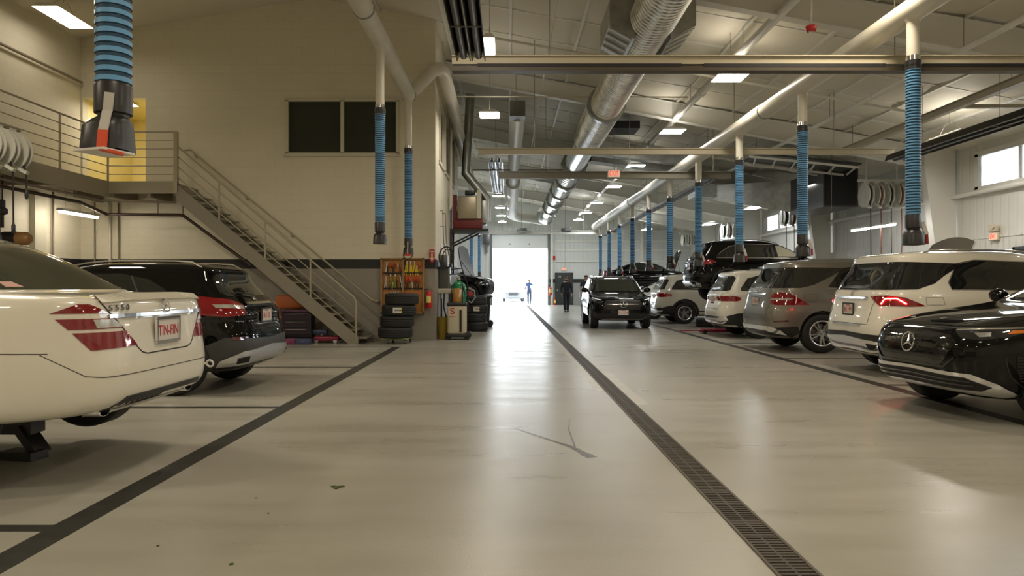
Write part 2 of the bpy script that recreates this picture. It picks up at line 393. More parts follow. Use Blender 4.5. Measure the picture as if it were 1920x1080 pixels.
# main frames: tapered columns at the right wall and rafters following the roof
FR = [4.5, 12.1, 19.7, 27.3, 34.9, 42.5]
for Y in FR:
    x0 = XO-.0 if YO < Y < YE else XL
    g = MB(); D0 = .42
    pts = [x for x in (x0, XRG, XR-.9) if x >= x0]
    for a, b2 in zip(pts[:-1], pts[1:]):
        za, zb = roof(a)-.1, roof(b2)-.1
        g.prism([(a, za), (b2, zb), (b2, zb-D0-(.15 if b2 > 5 else 0)), (a, za-D0)], Y-.01, Y+.01)
        for o_ in (0, D0-.015):
            g.prism([(a, za-o_), (b2, zb-o_-(.15*o_/D0 if b2 > 5 else 0)), (b2, zb-o_-.018-(.15*o_/D0 if b2 > 5 else 0)), (a, za-o_-.018)], Y-.1, Y+.1)
    struct(g, 'roof_beam', WHITE)
    zt = roof(XR-.4)-.05
    g = MB(); g.prism([(XR-.06, 0), (XR-.34, 0), (XR-.95, zt-.5), (XR-.95, zt), (XR-.06, zt)], Y-.015, Y+.015)
    g.prism([(XR-.34, 0), (XR-.36, 0), (XR-.97, zt-.5), (XR-.97, zt), (XR-.95, zt), (XR-.95, zt-.5)], Y-.13, Y+.13)
    struct(g, 'column', WHITE)
# purlins / banding under the insulation
for k in range(1, 11):
    X = XRG+1.52*k
    struct(MB().box(X-.03, YB, roof(X)-.09, X+.03, YF, roof(X)-.01) if k > 1 else MB().box(X-.03, YB, roof(X)-.09, X+.03, YO, roof(X)-.01), 'roof_purlin', WHITE)
g = MB()
k = 0
while True:
    Y = 1.53*(k-4); k += 1
    if Y > YF-.3: break
    a, b2 = max(XO+.02, XRG), XR-.1
    if Y < YO: a = XRG
    g.prism([(a, roof(a)-.015), (b2, roof(b2)-.015), (b2, roof(b2)-.045), (a, roof(a)-.045)], Y-.025, Y+.025)
struct(g, 'trim_3', WHITE)
# floor marks
LINE = mat('dark grey floor paint', (.032,.033,.03), .4, var=(9, .35))
def stripe(x0, y0, x1, y1, lab): struct(MB().box(x0, y0, 0, x1, y1, .0015), 'floor_stripe', LINE)
stripe(-2.375, 1.5, -2.205, 14.85+.05, '')
for Y in (3.72, 7.43, 11.14): stripe(-8.5, Y-.05, -2.375, Y+.05, '')
stripe(-8.5, 14.8, -2.375, 14.9, '')
stripe(4.645, 2.0, 4.815, 47, '')
for k in range(-1, 12):
    Y = 9.12+3.37*k; stripe(4.815, Y-.05, 11.6, Y+.05, '')
# trench drain
DRF = mat('drain frame', (.10,.085,.06), .5, .5); DRS = mat('drain slats', (.075,.062,.042), .5, .6)
dr = thing('trench_drain', 'long dark slotted trench drain running down the aisle floor', 'drain', (1.26, 25, 0))
g = MB(); g.box(1.26-.085, 1.5, 0, 1.26+.085, 47.5, .0012); g.build('channel', DARK, dr)
g = MB(); g.box(1.26-.098, 1.5, 0, 1.26-.082, 47.5, .006); g.box(1.26+.082, 1.5, 0, 1.26+.098, 47.5, .006); g.build('drain_frame', DRF, dr)
g = MB(); y = 1.5
while y < 47.4:
    g.box(1.26-.08, y, .001, 1.26+.08, y+.021, .005); y += .035 if y < 20 else .07
g.box(1.255-.003, 1.5, .001, 1.265, 47.5, .0045)
g.build('grate', DRS, dr)
struct(MB().box(1.26-.2, 8.6, .0002, 1.26-.1, 17, .0008), 'floor_patch', mat('pale patch', (.50,.48,.42), .35, var=(2,.15)))
struct(MB().box(1.26+.1, 7.6, .0002, 1.26+.23, 19, .0008), 'floor_patch', MATS['pale patch'])
# stains and crack
STAIN = mat('oil stain', (.10,.085,.055), .3)
def blob(pts, name, m, z=.0012, wid=None):
    g = MB()
    for (a, b2, w0, w1) in pts:
        p0, p1 = Vector((*a, 0)), Vector((*b2, 0)); d = (p1-p0).normalized(); n_ = Vector((-d.y, d.x, 0)); K = 9; L_ = []; R_ = []
        for i in range(K+1):
            t = i/K; c = p0.lerp(p1, t); ww = (w0+(w1-w0)*t)*(.75+.5*rnd.random())
            L_.append((c+n_*ww+Vector((0,0,z)))); R_.append((c-n_*ww+Vector((0,0,z))))
        g.add(L_+R_[::-1], [tuple(range(2*(K+1)))])
    return g
def fl(px, py):
    Y = F*CH/(py-CY); return ((px-CX)*Y/F, Y)
g = blob([(fl(962,802), fl(1010,818), .006, .012), (fl(1010,818), fl(1072,838), .012, .02), (fl(1072,838), fl(1110,858), .02, .045), (fl(1078,838), fl(1066,805), .008, .006), (fl(1066,805), fl(1068,786), .004, .003)], 's', STAIN)
one(g, 'oil_stain', STAIN, 'dark branching oil trickle on the aisle floor left of the drain', 'stain')
LEAF = mat('dry leaf', (.05,.07,.015), .6)
lx, ly = fl(632, 914)
g = MB(); pts = []
for i in range(14):
    t = 2*PI*i/14; r = .028*(1+.45*math.sin(3*t)+.2*math.sin(7*t)); pts.append((lx+r*math.cos(t)*1.2, ly+r*math.sin(t)))
g.prism(pts, .001, .006, 'Z'); one(g, 'leaf', LEAF, 'small dark green leaf lying on the open floor', 'leaf')
for (px, py, r) in ((296,1024,.008),(434,1058,.012),(503,963,.006),(480,934,.006)):
    a, b2 = fl(px, py); g = MB(); g.lathe([(r,0),(r*.8,.004),(0,.005)], (a,b2,.0), 'Z', 7); one(g, 'crumb', LEAF, 'tiny dark crumb of debris on the floor near the lower edge', 'debris', 'debris crumbs on the floor')
# outdoors
struct(MB().box(-60, YF+.2, -.25, 70, 140, -.02), 'ground', mat('sunlit concrete', (.78,.78,.76), .7))
# ------------------------------------------------------------------ cars
class Shell:
    """car body as stacked plan outlines: key rows z, xr, xf, W, nr, nf"""
    def __init__(s, keys):
        K = np.array(keys, float); n = len(K); t = np.arange(n); T = np.linspace(0, n-1, 1600); s.cols = []
        for c in range(K.shape[1]):
            y = K[:, c]; d = np.diff(y); m = np.zeros(n); m[0] = d[0]; m[-1] = d[-1]
            for i in range(1, n-1):
                m[i] = 0 if d[i-1]*d[i] <= 0 else 2*d[i-1]*d[i]/(d[i-1]+d[i])
            i = np.clip(T.astype(int), 0, n-2); u = T-i
            s.cols.append((2*u**3-3*u**2+1)*y[i]+(u**3-2*u**2+u)*m[i]+(-2*u**3+3*u**2)*y[i+1]+(u**3-u**2)*m[i+1])
        s.T = T; s.n = n; s.z0 = K[0,0]; s.z1 = K[-1,0]; s.cache = {}
    def at(s, z):
        return [float(np.interp(z, s.cols[0], c)) for c in s.cols[1:]]
    def outline_at_t(s, t, phis):
        v = [float(np.interp(t, s.T, c)) for c in s.cols]; return s._out(v, phis)
    def _out(s, v, phis):
        z, xr, xf, Wd, nr, nf = v; xc = (xr+xf)/2; a = (xf-xr)/2; o = []
        for p in phis:   # p from 0 (front centre) .. 2pi
            c, q = math.cos(p), math.sin(p); n = nf if c >= 0 else nr
            r = (abs(c)**n+abs(q)**n)**(-1/n); o.append((xc+a*r*c, Wd*r*q, z))
        return o
    def side(s, x, z, off=0, sg=1):
        def y(x, z):
            xr, xf, Wd, nr, nf = s.at(z); xc = (xr+xf)/2; a = (xf-xr)/2; u = min(.9999, abs(x-xc)/a); n = nf if x > xc else nr
            return Wd*(1-u**n)**(1/n)
        e = .004; y0 = y(x, z); nx = -(y(x+e, z)-y(x-e, z))/(2*e); nz = -(y(x, z+e)-y(x, z-e))/(2*e)
        nx = max(-3, min(3, nx)); nz = max(-3, min(3, nz))
        N = Vector((nx, 1, nz)).normalized(); P = Vector((x, y0, z))+N*off
        return Vector((P.x, P.y*sg, P.z))
    def _poly(s, end, z):
        k = (end, round(z, 3))
        if k not in s.cache:
            xr, xf, Wd, nr, nf = s.at(z)
            ph = np.linspace(0, PI/2, 260); n = nf if end == 'F' else nr
            c = np.cos(ph); q = np.sin(ph); r = (c**n+q**n)**(-1/n); a = (xf-xr)/2; xc = (xr+xf)/2
            x = xc+(a if end == 'F' else -a)*r*c; y = Wd*r*q
            L_ = np.concatenate([[0], np.cumsum(np.hypot(np.diff(x), np.diff(y)))]); s.cache[k] = (L_, x, y)
        return s.cache[k]
    def _wp(s, end, a, z):
        L_, x, y = s._poly(end, z); q = abs(a); return Vector((float(np.interp(q, L_, x)), math.copysign(float(np.interp(q, L_, y)), a), z))
    def wrap(s, end, a, z, off=0, sg=1):
        e = .006; P = s._wp(end, a, z); ta = s._wp(end, a+e, z)-s._wp(end, a-e, z); tz = s._wp(end, a, z+e)-s._wp(end, a, z-e)
        N = ta.cross(tz).normalized() if end == 'F' else tz.cross(ta).normalized()
        P = P+N*off; return Vector((P.x, P.y*sg, P.z))
    def normal(s, end, a, z):
        return (s.wrap(end, a, z, .01)-s.wrap(end, a, z, 0)).normalized()
    def topz(s, x, y):
        lo, hi = .6, s.z1-.0005
        ins = lambda z: (lambda v: (abs(x-(v[0]+v[1])/2)/((v[1]-v[0])/2))**(v[4] if x > (v[0]+v[1])/2 else v[3])+(abs(y)/v[2])**(v[4] if x > (v[0]+v[1])/2 else v[3]) < 1)(s.at(z))
        if ins(hi): return hi
        for _ in range(22):
            mid = (lo+hi)/2
            if ins(mid): lo = mid
            else: hi = mid
        return lo
    def surf(s, mode, a, z, off, sg):
        if mode == 'S': return s.side(a, z, off, sg)
        if mode == 'T':  # top: (x, y)
            return Vector((a, z*sg, s.topz(a, z)+off))
        return s.wrap(mode, a, z, off, sg)

def body_mesh(sh, rows=58, q=26):
    ph = []
    for k in range(4):
        for i in range(q):
            u = i/q; u2 = .5+.5*math.copysign(abs(2*u-1)**1.45, 2*u-1)   # dense at the corners
            ph.append(k*PI/2+u2*PI/2)
    T = np.linspace(0, sh.n-1, rows); vs = []; fs = []; n = len(ph)
    for t in T: vs += sh.outline_at_t(t, ph)
    for i in range(rows-1):
        for k in range(n): fs.append((i*n+k, i*n+(k+1)%n, (i+1)*n+(k+1)%n, (i+1)*n+k))
    fs.append(tuple(range(n-1, -1, -1))); fs.append(tuple(range((rows-1)*n, rows*n)))
    me = bpy.data.meshes.new('body'); me.from_pydata(vs, [], fs); return me

def decal(sh, name, m, mode, poly, parent, off=.004, inner=-.006, sg=1, grid=.05, holes=None):
    b = bmesh.new(); P = []
    n = len(poly)
    for i in range(n):
        p0, p1 = poly[i], poly[(i+1)%n]; k = max(1, int(math.dist(p0, p1)/grid))
        for j in range(k): P.append((p0[0]+(p1[0]-p0[0])*j/k, p0[1]+(p1[1]-p0[1])*j/k))
    vs = [b.verts.new((p[0], p[1], 0)) for p in P]; b.faces.new(vs)
    bmesh.ops.triangulate(b, faces=b.faces)
    xs = [p[0] for p in P]; ys = [p[1] for p in P]
    for ax, lo, hi in ((0, min(xs), max(xs)), (1, min(ys), max(ys))):
        c = lo+grid
        while c < hi-1e-4:
            no = (1,0,0) if ax == 0 else (0,1,0); co = (c,0,0) if ax == 0 else (0,c,0)
            bmesh.ops.bisect_plane(b, geom=b.verts[:]+b.edges[:]+b.faces[:], plane_co=co, plane_no=no, dist=1e-5); c += grid
    b.verts.ensure_lookup_table(); b.verts.index_update()
    V = [tuple(sh.surf(mode, v.co.x, v.co.y, off, sg)) for v in b.verts]
    V2 = [tuple(sh.surf(mode, v.co.x, v.co.y, inner, sg)) for v in b.verts]; N = len(V)
    Fs = [tuple(v.index for v in f.verts) for f in b.faces]
    Bd = [(e.verts[0].index, e.verts[1].index) for e in b.edges if len(e.link_faces) == 1]
    b.free()
    g = MB(); g.add(V+V2, Fs, True); g2o = [(a, c, c+N, a+N) for a, c in Bd]
    g.f += g2o; g.m += [0]*len(g2o); g.sm += [False]*len(g2o)
    me = bpy.data.meshes.new(name); me.from_pydata(g.v, [], g.f); me.materials.append(m)
    me.polygons.foreach_set('use_smooth', g.sm); bb = bmesh.new(); bb.from_mesh(me)
    bmesh.ops.recalc_face_normals(bb, faces=bb.faces)
    for e in bb.edges:
        if len(e.link_faces) == 2 and e.calc_face_angle(0) > .8: e.smooth = False
    bb.to_mesh(me); bb.free()
    o = bpy.data.objects.new(name, me); C.objects.link(o); o.parent = parent; return o

def strip(sh, name, m, mode, path, wd, parent, off=.006, inner=-.005, sg=1, close=False, seg=.06, across=1):
    P = []; n = len(path); last = n if close else n-1
    for i in range(last):
        p0, p1 = path[i], path[(i+1)%n]; k = max(1, int(math.dist(p0, p1)/seg))
        for j in range(k): P.append((p0[0]+(p1[0]-p0[0])*j/k, p0[1]+(p1[1]-p0[1])*j/k))
    if not close: P.append(path[-1])
    N = len(P); V = []; Fs = []
    def nrm(i):
        a = P[(i-1)%N] if (close or i > 0) else P[i]; c = P[(i+1)%N] if (close or i < N-1) else P[i]
        d = (c[0]-a[0], c[1]-a[1]); l = math.hypot(*d) or 1; return (-d[1]/l, d[0]/l)
    A = across+1
    for i, p in enumerate(P):
        nx, ny = nrm(i)
        for q in range(A):
            t = (q/across-.5)*wd; V.append(tuple(sh.surf(mode, p[0]+nx*t, p[1]+ny*t, off, sg)))
        for t in (-.5*wd, .5*wd): V.append(tuple(sh.surf(mode, p[0]+nx*t, p[1]+ny*t, inner, sg)))
    S = A+2
    for i in range(N if close else N-1):
        a, c = i*S, ((i+1)%N)*S
        for q in range(across): Fs.append((a+q, a+q+1, c+q+1, c+q))
        Fs.append((a, c, c+A, a+A)); Fs.append((a+A-1, a+A+1, c+A+1, c+A-1))
    me = bpy.data.meshes.new(name); me.from_pydata(V, [], Fs); me.materials.append(m)
    bb = bmesh.new(); bb.from_mesh(me); bmesh.ops.recalc_face_normals(bb, faces=bb.faces); bb.to_mesh(me); bb.free()
    o = bpy.data.objects.new(name, me); C.objects.link(o); o.parent = parent; return o

def wheel_meshes(R, wd, rr, style):
    t = MB(); h = wd/2
    prof = [(rr-.01, -h*.8), (rr, -h*.92), (rr+.02, -h*.97), (R*.9, -h), (R*.965, -h*.9), (R, -h*.68)]
    for k in (-.35, 0, .35):
        prof += [(R, h*(k-.12)), (R-.008, h*(k-.1)), (R-.008, h*(k-.03)), (R, h*(k-.01))]
    prof += [(R, h*.68), (R*.965, h*.9), (R*.9, h), (rr+.02, h*.97), (rr, h*.92), (rr-.01, h*.8), (rr-.01, -h*.8)]
    t.lathe(prof, axis='Y', n=48)
    r = MB(); r.lathe([(rr-.004, -h*.8), (rr+.006, h*.93), (rr-.006, h*.97), (rr-.022, h*.9), (rr-.03, h*.5), (rr-.03, -h*.8)], axis='Y', n=40, mi=0)
    r.lathe([(rr-.03, h*.05), (0.02, h*.1)], axis='Y', n=30, mi=1)          # dark barrel back
    r.lathe([(.17, h*.15), (.17, h*.22), (.03, h*.25)], axis='Y', n=24, mi=2)
    ns = {'split5': 5, 'ten': 10, 'five': 5, 'multi': 12}[style]
    for k in range(ns):
        a0 = 2*PI*k/ns+.3
        arms = [(-.17, -.1), (.17, .1)] if style in ('split5',) else [(0, 0)]
        for da, db in arms:
            wi = {'split5': .026, 'ten': .03, 'five': .055, 'multi': .022}[style]
            p0 = (.05*math.cos(a0+db*2), h*.62, .05*math.sin(a0+db*2)); aa = a0+da
            p1 = ((rr-.02)*math.cos(aa), h*.8, (rr-.02)*math.sin(aa))
            st = len(r.v); r.bar(p0, p1, wi, .04, up=(0,1,0), mi=0)
    r.lathe([(0, h*.7), (.03, h*.7), (.065, h*.62), (.075, h*.3)], axis='Y', n=20, mi=0)
    return t, r
WHEELS = {}
def get_wheel(R, wd, rr, style, col):
    k = (R, wd, rr, style, col)
    if k not in WHEELS:
        t, r = wheel_meshes(R, wd, rr, style)
        a = t.build('tire', TYRE, bpy.data.objects.new('tmp', None)); b2 = r.build('rim', [MATS[col], DARK, DKALU], bpy.data.objects.new('tmp', None))
        WHEELS[k] = (a.data, b2.data); bpy.data.objects.remove(a); bpy.data.objects.remove(b2)
    return WHEELS[k]

def star(parent, P, N, d, m=None, name='emblem'):
    """three pointed star in a ring, facing N"""
    N = Vector(N).normalized(); z = Vector((0,0,1)); z = (z-N*z.dot(N)).normalized(); xx = z.cross(N)
    g = MB(); n = 28; R = d/2
    ring = [P+(xx*math.cos(2*PI*k/n)+z*math.sin(2*PI*k/n))*(R*.93)+N*.008 for k in range(n+1)]
    g.tube(ring, R*.085, 6, False)
    for k in range(3):
        a = PI/2+2*PI*k/3; d0 = xx*math.cos(a)+z*math.sin(a); s0 = xx*math.cos(a+PI/3)+z*math.sin(a+PI/3); s1 = xx*math.cos(a-PI/3)+z*math.sin(a-PI/3)
        c = P+N*.006; g.add([c+d0*R*.92, c+s0*R*.17, c+s1*R*.17, c+N*.012, c+d0*R*.9+N*.004, c-N*.004], [(0,1,3),(0,3,2),(0,5,1),(0,2,5)], False)
    me = g.build(name, m or CHROME, parent, world=False); return me

def plate(parent, P, N, txt=None, w_=.305, h_=.155, dirty=True, frame=CHROME):
    N = Vector((N[0], N[1], 0)).normalized(); xx = Vector((-N.y, N.x, 0)); z = Vector((0,0,1))
    M = Matrix((( xx.x, z.x, N.x, P[0]), (xx.y, z.y, N.y, P[1]), (xx.z, z.z, N.z, P[2]), (0,0,0,1)))
    g = MB(); g.box(-w_/2, -h_/2, 0, w_/2, h_/2, .012); g.xf(M); pl = g.build('license_plate', PLATEW, parent, world=False)
    g = MB()
    for a in ((-w_/2-.012, -h_/2-.012, w_/2+.012, -h_/2+.006), (-w_/2-.012, h_/2-.006, w_/2+.012, h_/2+.012), (-w_/2-.012, -h_/2, -w_/2+.006, h_/2), (w_/2-.006, -h_/2, w_/2+.012, h_/2)):
        g.box(a[0], a[1], 0, a[2], a[3], .018)
    g.xf(M); g.build('plate_frame', frame, pl, world=False)
    if txt:
        text_obj('plate_text', txt, .088, PLATER, pl, M @ Matrix.Translation((0, -.008, .0135)) @ Matrix.Scale(.92, 4, (1,0,0)) @ Matrix.Scale(1.15, 4, (0,1,0)))
    else:
        g = MB(); x = -w_/2+.03
        r = random.Random(int(abs(P[0]*1000+P[1]*77))%999)
        while x < w_/2-.04:
            ww = .02; g.box(x, -.045, .012, x+.006, .03, .0135); g.box(x, -.045+.03*r.randint(0,2), .012, x+ww, -.035+.03*r.randint(0,2), .0135) ; x += .038
        g.box(-.06, .048, .012, .06, .06, .0135); g.xf(M); g.build('plate_marks', PLATER, pl, world=False)
    return pl

def paint(name, col, metal=0, rough=.3, coat=1.0, spec=None):
    return mat(name, col, rough, metal, coat, spec=spec)
P_WHITE = paint('white car paint', (.82,.79,.69)); P_BLACK = paint('black car paint', (.004,.004,.0045), 0, .5, .75, .0)
P_SILV = paint('silver grey car paint', (.23,.215,.185), .55, .35); P_GRN = paint('grey green car paint', (.05,.07,.065), .4, .3)
P_GREYP = paint('pale silver car paint', (.045,.05,.055), .0, .4)

def arc(cx, cz, r, a0, a1, n=14): return [(cx+r*math.cos(math.radians(a0+(a1-a0)*i/n)), cz+r*math.sin(math.radians(a0+(a1-a0)*i/n))) for i in range(n+1)]

def build_car(spec):
    sh = Shell(spec['keys']); lift = spec.get('lift', 0)
    root = thing(spec.get('name', 'car'), spec['label'], 'car', (spec['x'], spec['y'], lift), spec.get('rz', 0), spec.get('group'))
    pm = spec['paint']; R = spec['R']; wx = spec['wx']; Wd = max(k[3] for k in spec['keys'])
    me = body_mesh(sh); body = bpy.data.objects.new('body', me); C.objects.link(body)
    me.materials.append(pm); me.materials.append(DARK)
    cut = MB()
    for x in wx:
        for s_ in (-1, 1):
            cut.lathe([(0, -.24), (R+.045, -.24), (R+.045, .24), (0, .24)], (x, s_*(Wd-.12), R+.012), 'Y', 36)
    # remove degenerate centres by building plain cylinders
    cut = MB()
    for x in wx:
        for s_ in (-1, 1):
            cut.prism([(x+(R+.045)*math.cos(2*PI*k/40), R+.012+(R+.045)*math.sin(2*PI*k/40)) for k in range(40)], s_*(Wd-.36) if s_ > 0 else -(Wd+.15), s_*(Wd+.15) if s_ > 0 else -(Wd-.36))
    co = cut.build('cut', DARK, root, world=False); co.parent = None
    for p_ in me.polygons: p_.use_smooth = True
    md = body.modifiers.new('b', 'BOOLEAN'); md.operation = 'DIFFERENCE'; md.object = co; md.solver = 'EXACT'
    try: md.material_mode = 'TRANSFER'
    except Exception: pass
    dg = bpy.context.evaluated_depsgraph_get(); dg.update()
    nm = bpy.data.meshes.new_from_object(body.evaluated_get(dg)); body.modifiers.clear(); body.data = nm; nm.name = 'body'
    bpy.data.objects.remove(co)
    b = bmesh.new(); b.from_mesh(nm)
    for f in b.faces:
        f.smooth = True
        c = f.calc_center_median()
        for x in wx:
            if math.hypot(c.x-x, c.z-R-.012) < R+.043 and abs(c.y) < Wd-.005 and f.calc_area() > 1e-7 and abs(sh.side(min(max(c.x, .3), spec['L']-.3), max(c.z, sh.z0+.01)).y-abs(c.y)) > .012: f.material_index = 1
        if c.z < sh.z0+.004: f.material_index = 1
    for e in b.edges:
        if len(e.link_faces) == 2 and (e.calc_face_angle(0) > .6): e.smooth = False
    b.to_mesh(nm); b.free()
    nm.materials.clear(); nm.materials.append(pm); nm.materials.append(DARK)
    body.parent = root
    tm, rm = get_wheel(R, spec.get('ww', .24), spec.get('rr', R*.65), spec.get('wheel', 'split5'), spec.get('rimcol', 'alloy silver'))
    if not spec.get('nowheels'):
        for x in wx:
            for s_ in (-1, 1):
                o = bpy.data.objects.new('tire', tm); C.objects.link(o); o.parent = root
                o.location = (x, s_*(Wd-.15), R-spec.get('droop', 0)); o.rotation_euler = (0, spec.get('spin', .3), 0 if s_ > 0 else PI)
                r_ = bpy.data.objects.new('rim', rm); C.objects.link(r_); r_.parent = o
    for it in spec['parts']:
        kind, name, m, mode, pts = it[:5]; opt = it[5] if len(it) > 5 else {}
        sgs = (1, -1) if opt.get('mir', True) else (1,)
        for sg in sgs:
            if kind == 'D': decal(sh, name, m, mode, pts, root, opt.get('off', .004), opt.get('inner', -.006), sg, opt.get('grid', .06))
            elif kind == 'L': strip(sh, name, m, mode, pts, opt.get('w', .006), root, opt.get('off', .002), opt.get('inner', -.004), sg, opt.get('close', False), opt.get('seg', .06), opt.get('across', 1))
    # mirrors
    if 'mirror' in spec:
        mx, mz = spec['mirror']
        for s_ in (-1, 1):
            g = MB(); p = sh.side(mx, mz, 0, s_)
            g.lathe([(.0, -.11), (.05, -.1), (.085, -.05), (.095, .0), (.085, .05), (.05, .1), (0, .11)], (0, 0, 0), 'Y', 12)
            g.xf(Matrix.Translation((mx+.02, p.y+s_*.13, mz+.07)) @ Matrix.Diagonal((.9, 1, .85, 1)))
            g.bar((mx+.02, p.y-s_*.02, mz), (mx+.02, p.y+s_*.1, mz+.03), .07, .03)
            g.build('side_mirror', pm if spec.get('mirrorpaint', True) else BLKPL, root, world=False)
    if 'rails' in spec:
        x0, x1, yy, m = spec['rails']
        for s_ in (-1, 1):
            g = MB(); pts = [(x0, yy*s_, sh.topz(x0, yy)-.005)]
            for i in range(9):
                x = x0+.12+(x1-x0-.24)*i/8; pts.append((x, yy*s_, sh.topz(x, yy)+.035))
            pts.append((x1, yy*s_, sh.topz(x1, yy)-.005)); g.tube(pts, .014, 7); g.build('roof_rail', m, root, world=False)
    for hx, hz in spec.get('handles', ()):
        for s_ in (-1, 1):
            p = sh.side(hx, hz, .02, s_); p2 = sh.side(hx+.2, hz, .02, s_); g = MB()
            g.tube([sh.side(hx-.0, hz, -.004, s_), sh.side(hx+.02, hz, .022, s_), sh.side(hx+.18, hz, .022, s_), sh.side(hx+.2, hz, -.004, s_)], .013, 7); g.build('door_handle', spec.get('hm', pm), root, world=False)
    return root, sh

def wrapframe(sh, end, s_, z, off=.0): return sh.wrap(end, s_, z, off), sh.normal(end, s_, z)
def exhaust(root, sh, s_, z, wv=.05, hv=.03, ln=.09):
    p = sh.wrap('R', s_, z); g = MB()
    n = 20; v = []
    for (r_, x) in ((1, ln), (1, -.015), (.86, -.018), (.82, ln)):
        for k in range(n):
            t = 2*PI*k/n; v.append((p.x+x, p.y+wv*r_*math.cos(t), z+hv*r_*math.sin(t)))
    f = [(i*n+k, i*n+(k+1)%n, (i+1)*n+(k+1)%n, (i+1)*n+k) for i in range(3) for k in range(n)]
    g.add(v, f, True); g.add(v[3*n:], [tuple(range(n))], False, 1); g.build('exhaust_tip', [CHROME, DARK], root, world=False)

NR, NF = 6.5, 5.5
# ---- white sedan -----------------------------------------------------------
def sedan_keys(L=5.2, H=1.475, hw=.935, roof_up=0):
    k = [(.24,1.25,4.9,.76),(.27,.95,5.04,.86),(.30,.45,5.1,.885),(.34,.15,5.14,.905),(.38,.05,5.16,.915),(.45,.01,5.18,.925),(.57,.0,5.2,.934),(.68,.012,5.19,.936),(.80,.03,5.14,.932),(.88,.04,5.02,.928),(.95,.05,4.7,.918),
         (1.00,.06,4.3,.905),(1.035,.075,4.0,.885),(1.05,.13,3.87,.865),(1.065,.30,3.78,.85),(1.08,.58,3.7,.835),(1.12,.72,3.6,.81),(1.2,.9,3.44,.775),(1.3,1.16,3.2,.725),(1.38,1.45,2.98,.675),(1.43,1.72,2.78,.60),(1.46,2.0,2.55,.48),(1.472,2.15,2.4,.25)]
    sx, sz, sy = L/5.2, H/1.472, hw/.936
    return [((z*sz if z > .4 else z)+roof_up*max(0, z-1.08)/.39, a*sx, b*sx, c*sy, NR, NF) for z, a, b, c in k]
def seams_side(xs, z0, z1): return [('L', 'door_gap', SEAM, 'S', [(x, z0), (x, z1)], {}) for x in xs]
sx0 = -2.36; SY = 5.03; SL = 5.2
P = [
 ('D','rear_window',GLASSG,'R',[(-.72,1.10),(.72,1.10),(.64,1.28),(.54,1.46),(-.54,1.46),(-.64,1.28)],{'mir':False,'grid':.06}),
 ('D','roof_glass',GLASS,'T',[(1.42,-.52),(1.42,.52),(1.9,.56),(2.7,.56),(2.9,.5),(2.9,-.5),(2.7,-.56),(1.9,-.56)],{'mir':False,'grid':.1}),
 ('D','side_window',GLASS,'S',[(1.25,1.12),(3.35,1.09),(2.95,1.32),(2.6,1.40),(1.9,1.41),(1.5,1.34)],{}),
 ('D','tail_lamp',TAILR,'R',[(0.622, 0.958), (0.722, 1.012), (0.79, 1.012), (0.941, 0.958)],{'grid':.03}),
 ('D','tail_lamp',TAILR,'R',[(0.504, 0.862), (0.588, 0.925), (0.916, 0.925), (0.857, 0.862)],{'grid':.03}),
 ('D','clear_lens',TAILC,'R',[(0.512, 0.868), (0.588, 0.919), (0.722, 0.919), (0.706, 0.868)],{'grid':.03,'off':.007}),
 ('D','tail_lamp',TAILR,'R',[(0.386, 0.745), (0.487, 0.842), (0.84, 0.842), (0.756, 0.735)],{'grid':.03}),
 ('L','trunk_gap',SEAM,'R',[(.66,1.03),(.61,.96),(.385,.73),(.34,.695),(.28,.68),(-.28,.68),(-.34,.695),(-.385,.73),(-.61,.96),(-.66,1.03)],{'mir':False,'w':.008,'seg':.03}),
 ('L','chrome_strip',CHROME,'R',[(-.62,.935),(.62,.935)],{'mir':False,'w':.022,'off':.012}),
 ('L','bumper_gap',SEAM,'R',[(1.02,.72),(.92,.66),(.8,.585),(.7,.57),(-.7,.57),(-.8,.585),(-.92,.66),(-1.02,.72)],{'mir':False,'w':.004,'seg':.04}),
 ('L','bumper_gap',SEAM,'S',[(.30,.725),(.9,.735),(1.4,.735)],{'w':.004}),
 ('D','diffuser',BLKPL,'R',[(-.62,.36),(-.50,.43),(.50,.43),(.62,.36),(.60,.335),(-.60,.335)],{'mir':False,'off':.006}),
 ('L','diffuser_trim',P_WHITE,'R',[(-.5,.325),(.5,.325)],{'mir':False,'w':.02,'off':.02}),
 ('L','trunk_lip',P_WHITE,'R',[(-.66,1.03),(-.4,1.042),(.4,1.042),(.66,1.03)],{'mir':False,'w':.03,'off':.022}),
  ('L','window_trim',CHROME,'S',[(1.2,1.095),(3.38,1.07)],{'w':.012}),
]+seams_side((1.95, 3.0), .33, 1.06)
root, sh = build_car(dict(name='sedan', label='white sedan backed toward the aisle with red plate lettering TINFIN', x=sx0, y=SY, rz=PI-.02, lift=.13, L=SL,
   keys=sedan_keys(roof_up=.09), paint=P_WHITE, R=.345, wx=(1.02, 4.18), wheel='ten', parts=P, mirror=(3.35, 1.05), handles=((1.7,.93),(2.75,.93)), hm=CHROME, ww=.26))
p, n = wrapframe(sh, 'R', -.02, .985, .012); star(root, p, n, .10)
p = sh.wrap('R', 0, .822, .012); plate(root, p, (-1,0,0), 'TIN-FIN')
for q_, a_ in enumerate(('S', '5', '5', '0')):
    ss = .60-q_*.052; p, n = wrapframe(sh, 'R', ss, .985, .008)
    nh = Vector((n.x, n.y, 0)).normalized(); xx = Vector((-nh.y, nh.x, 0)); zz = Vector((0,0,1))
    M = Matrix(((xx.x, 0, nh.x, p.x), (xx.y, 0, nh.y, p.y), (0, 1, 0, p.z), (0,0,0,1)))
    text_obj('badge_letter', a_, .05, DKALU, root, M @ Matrix.Scale(1.35, 4, (1,0,0)), .003)
exhaust(root, sh, .56, .345, .062, .032); exhaust(root, sh, -.56, .345, .062, .032)
g = MB(); pe = sh.wrap('R', -.80, .50, .0); g.tube([pe, pe+Vector((-.05, 0, 0))], .008, 8)
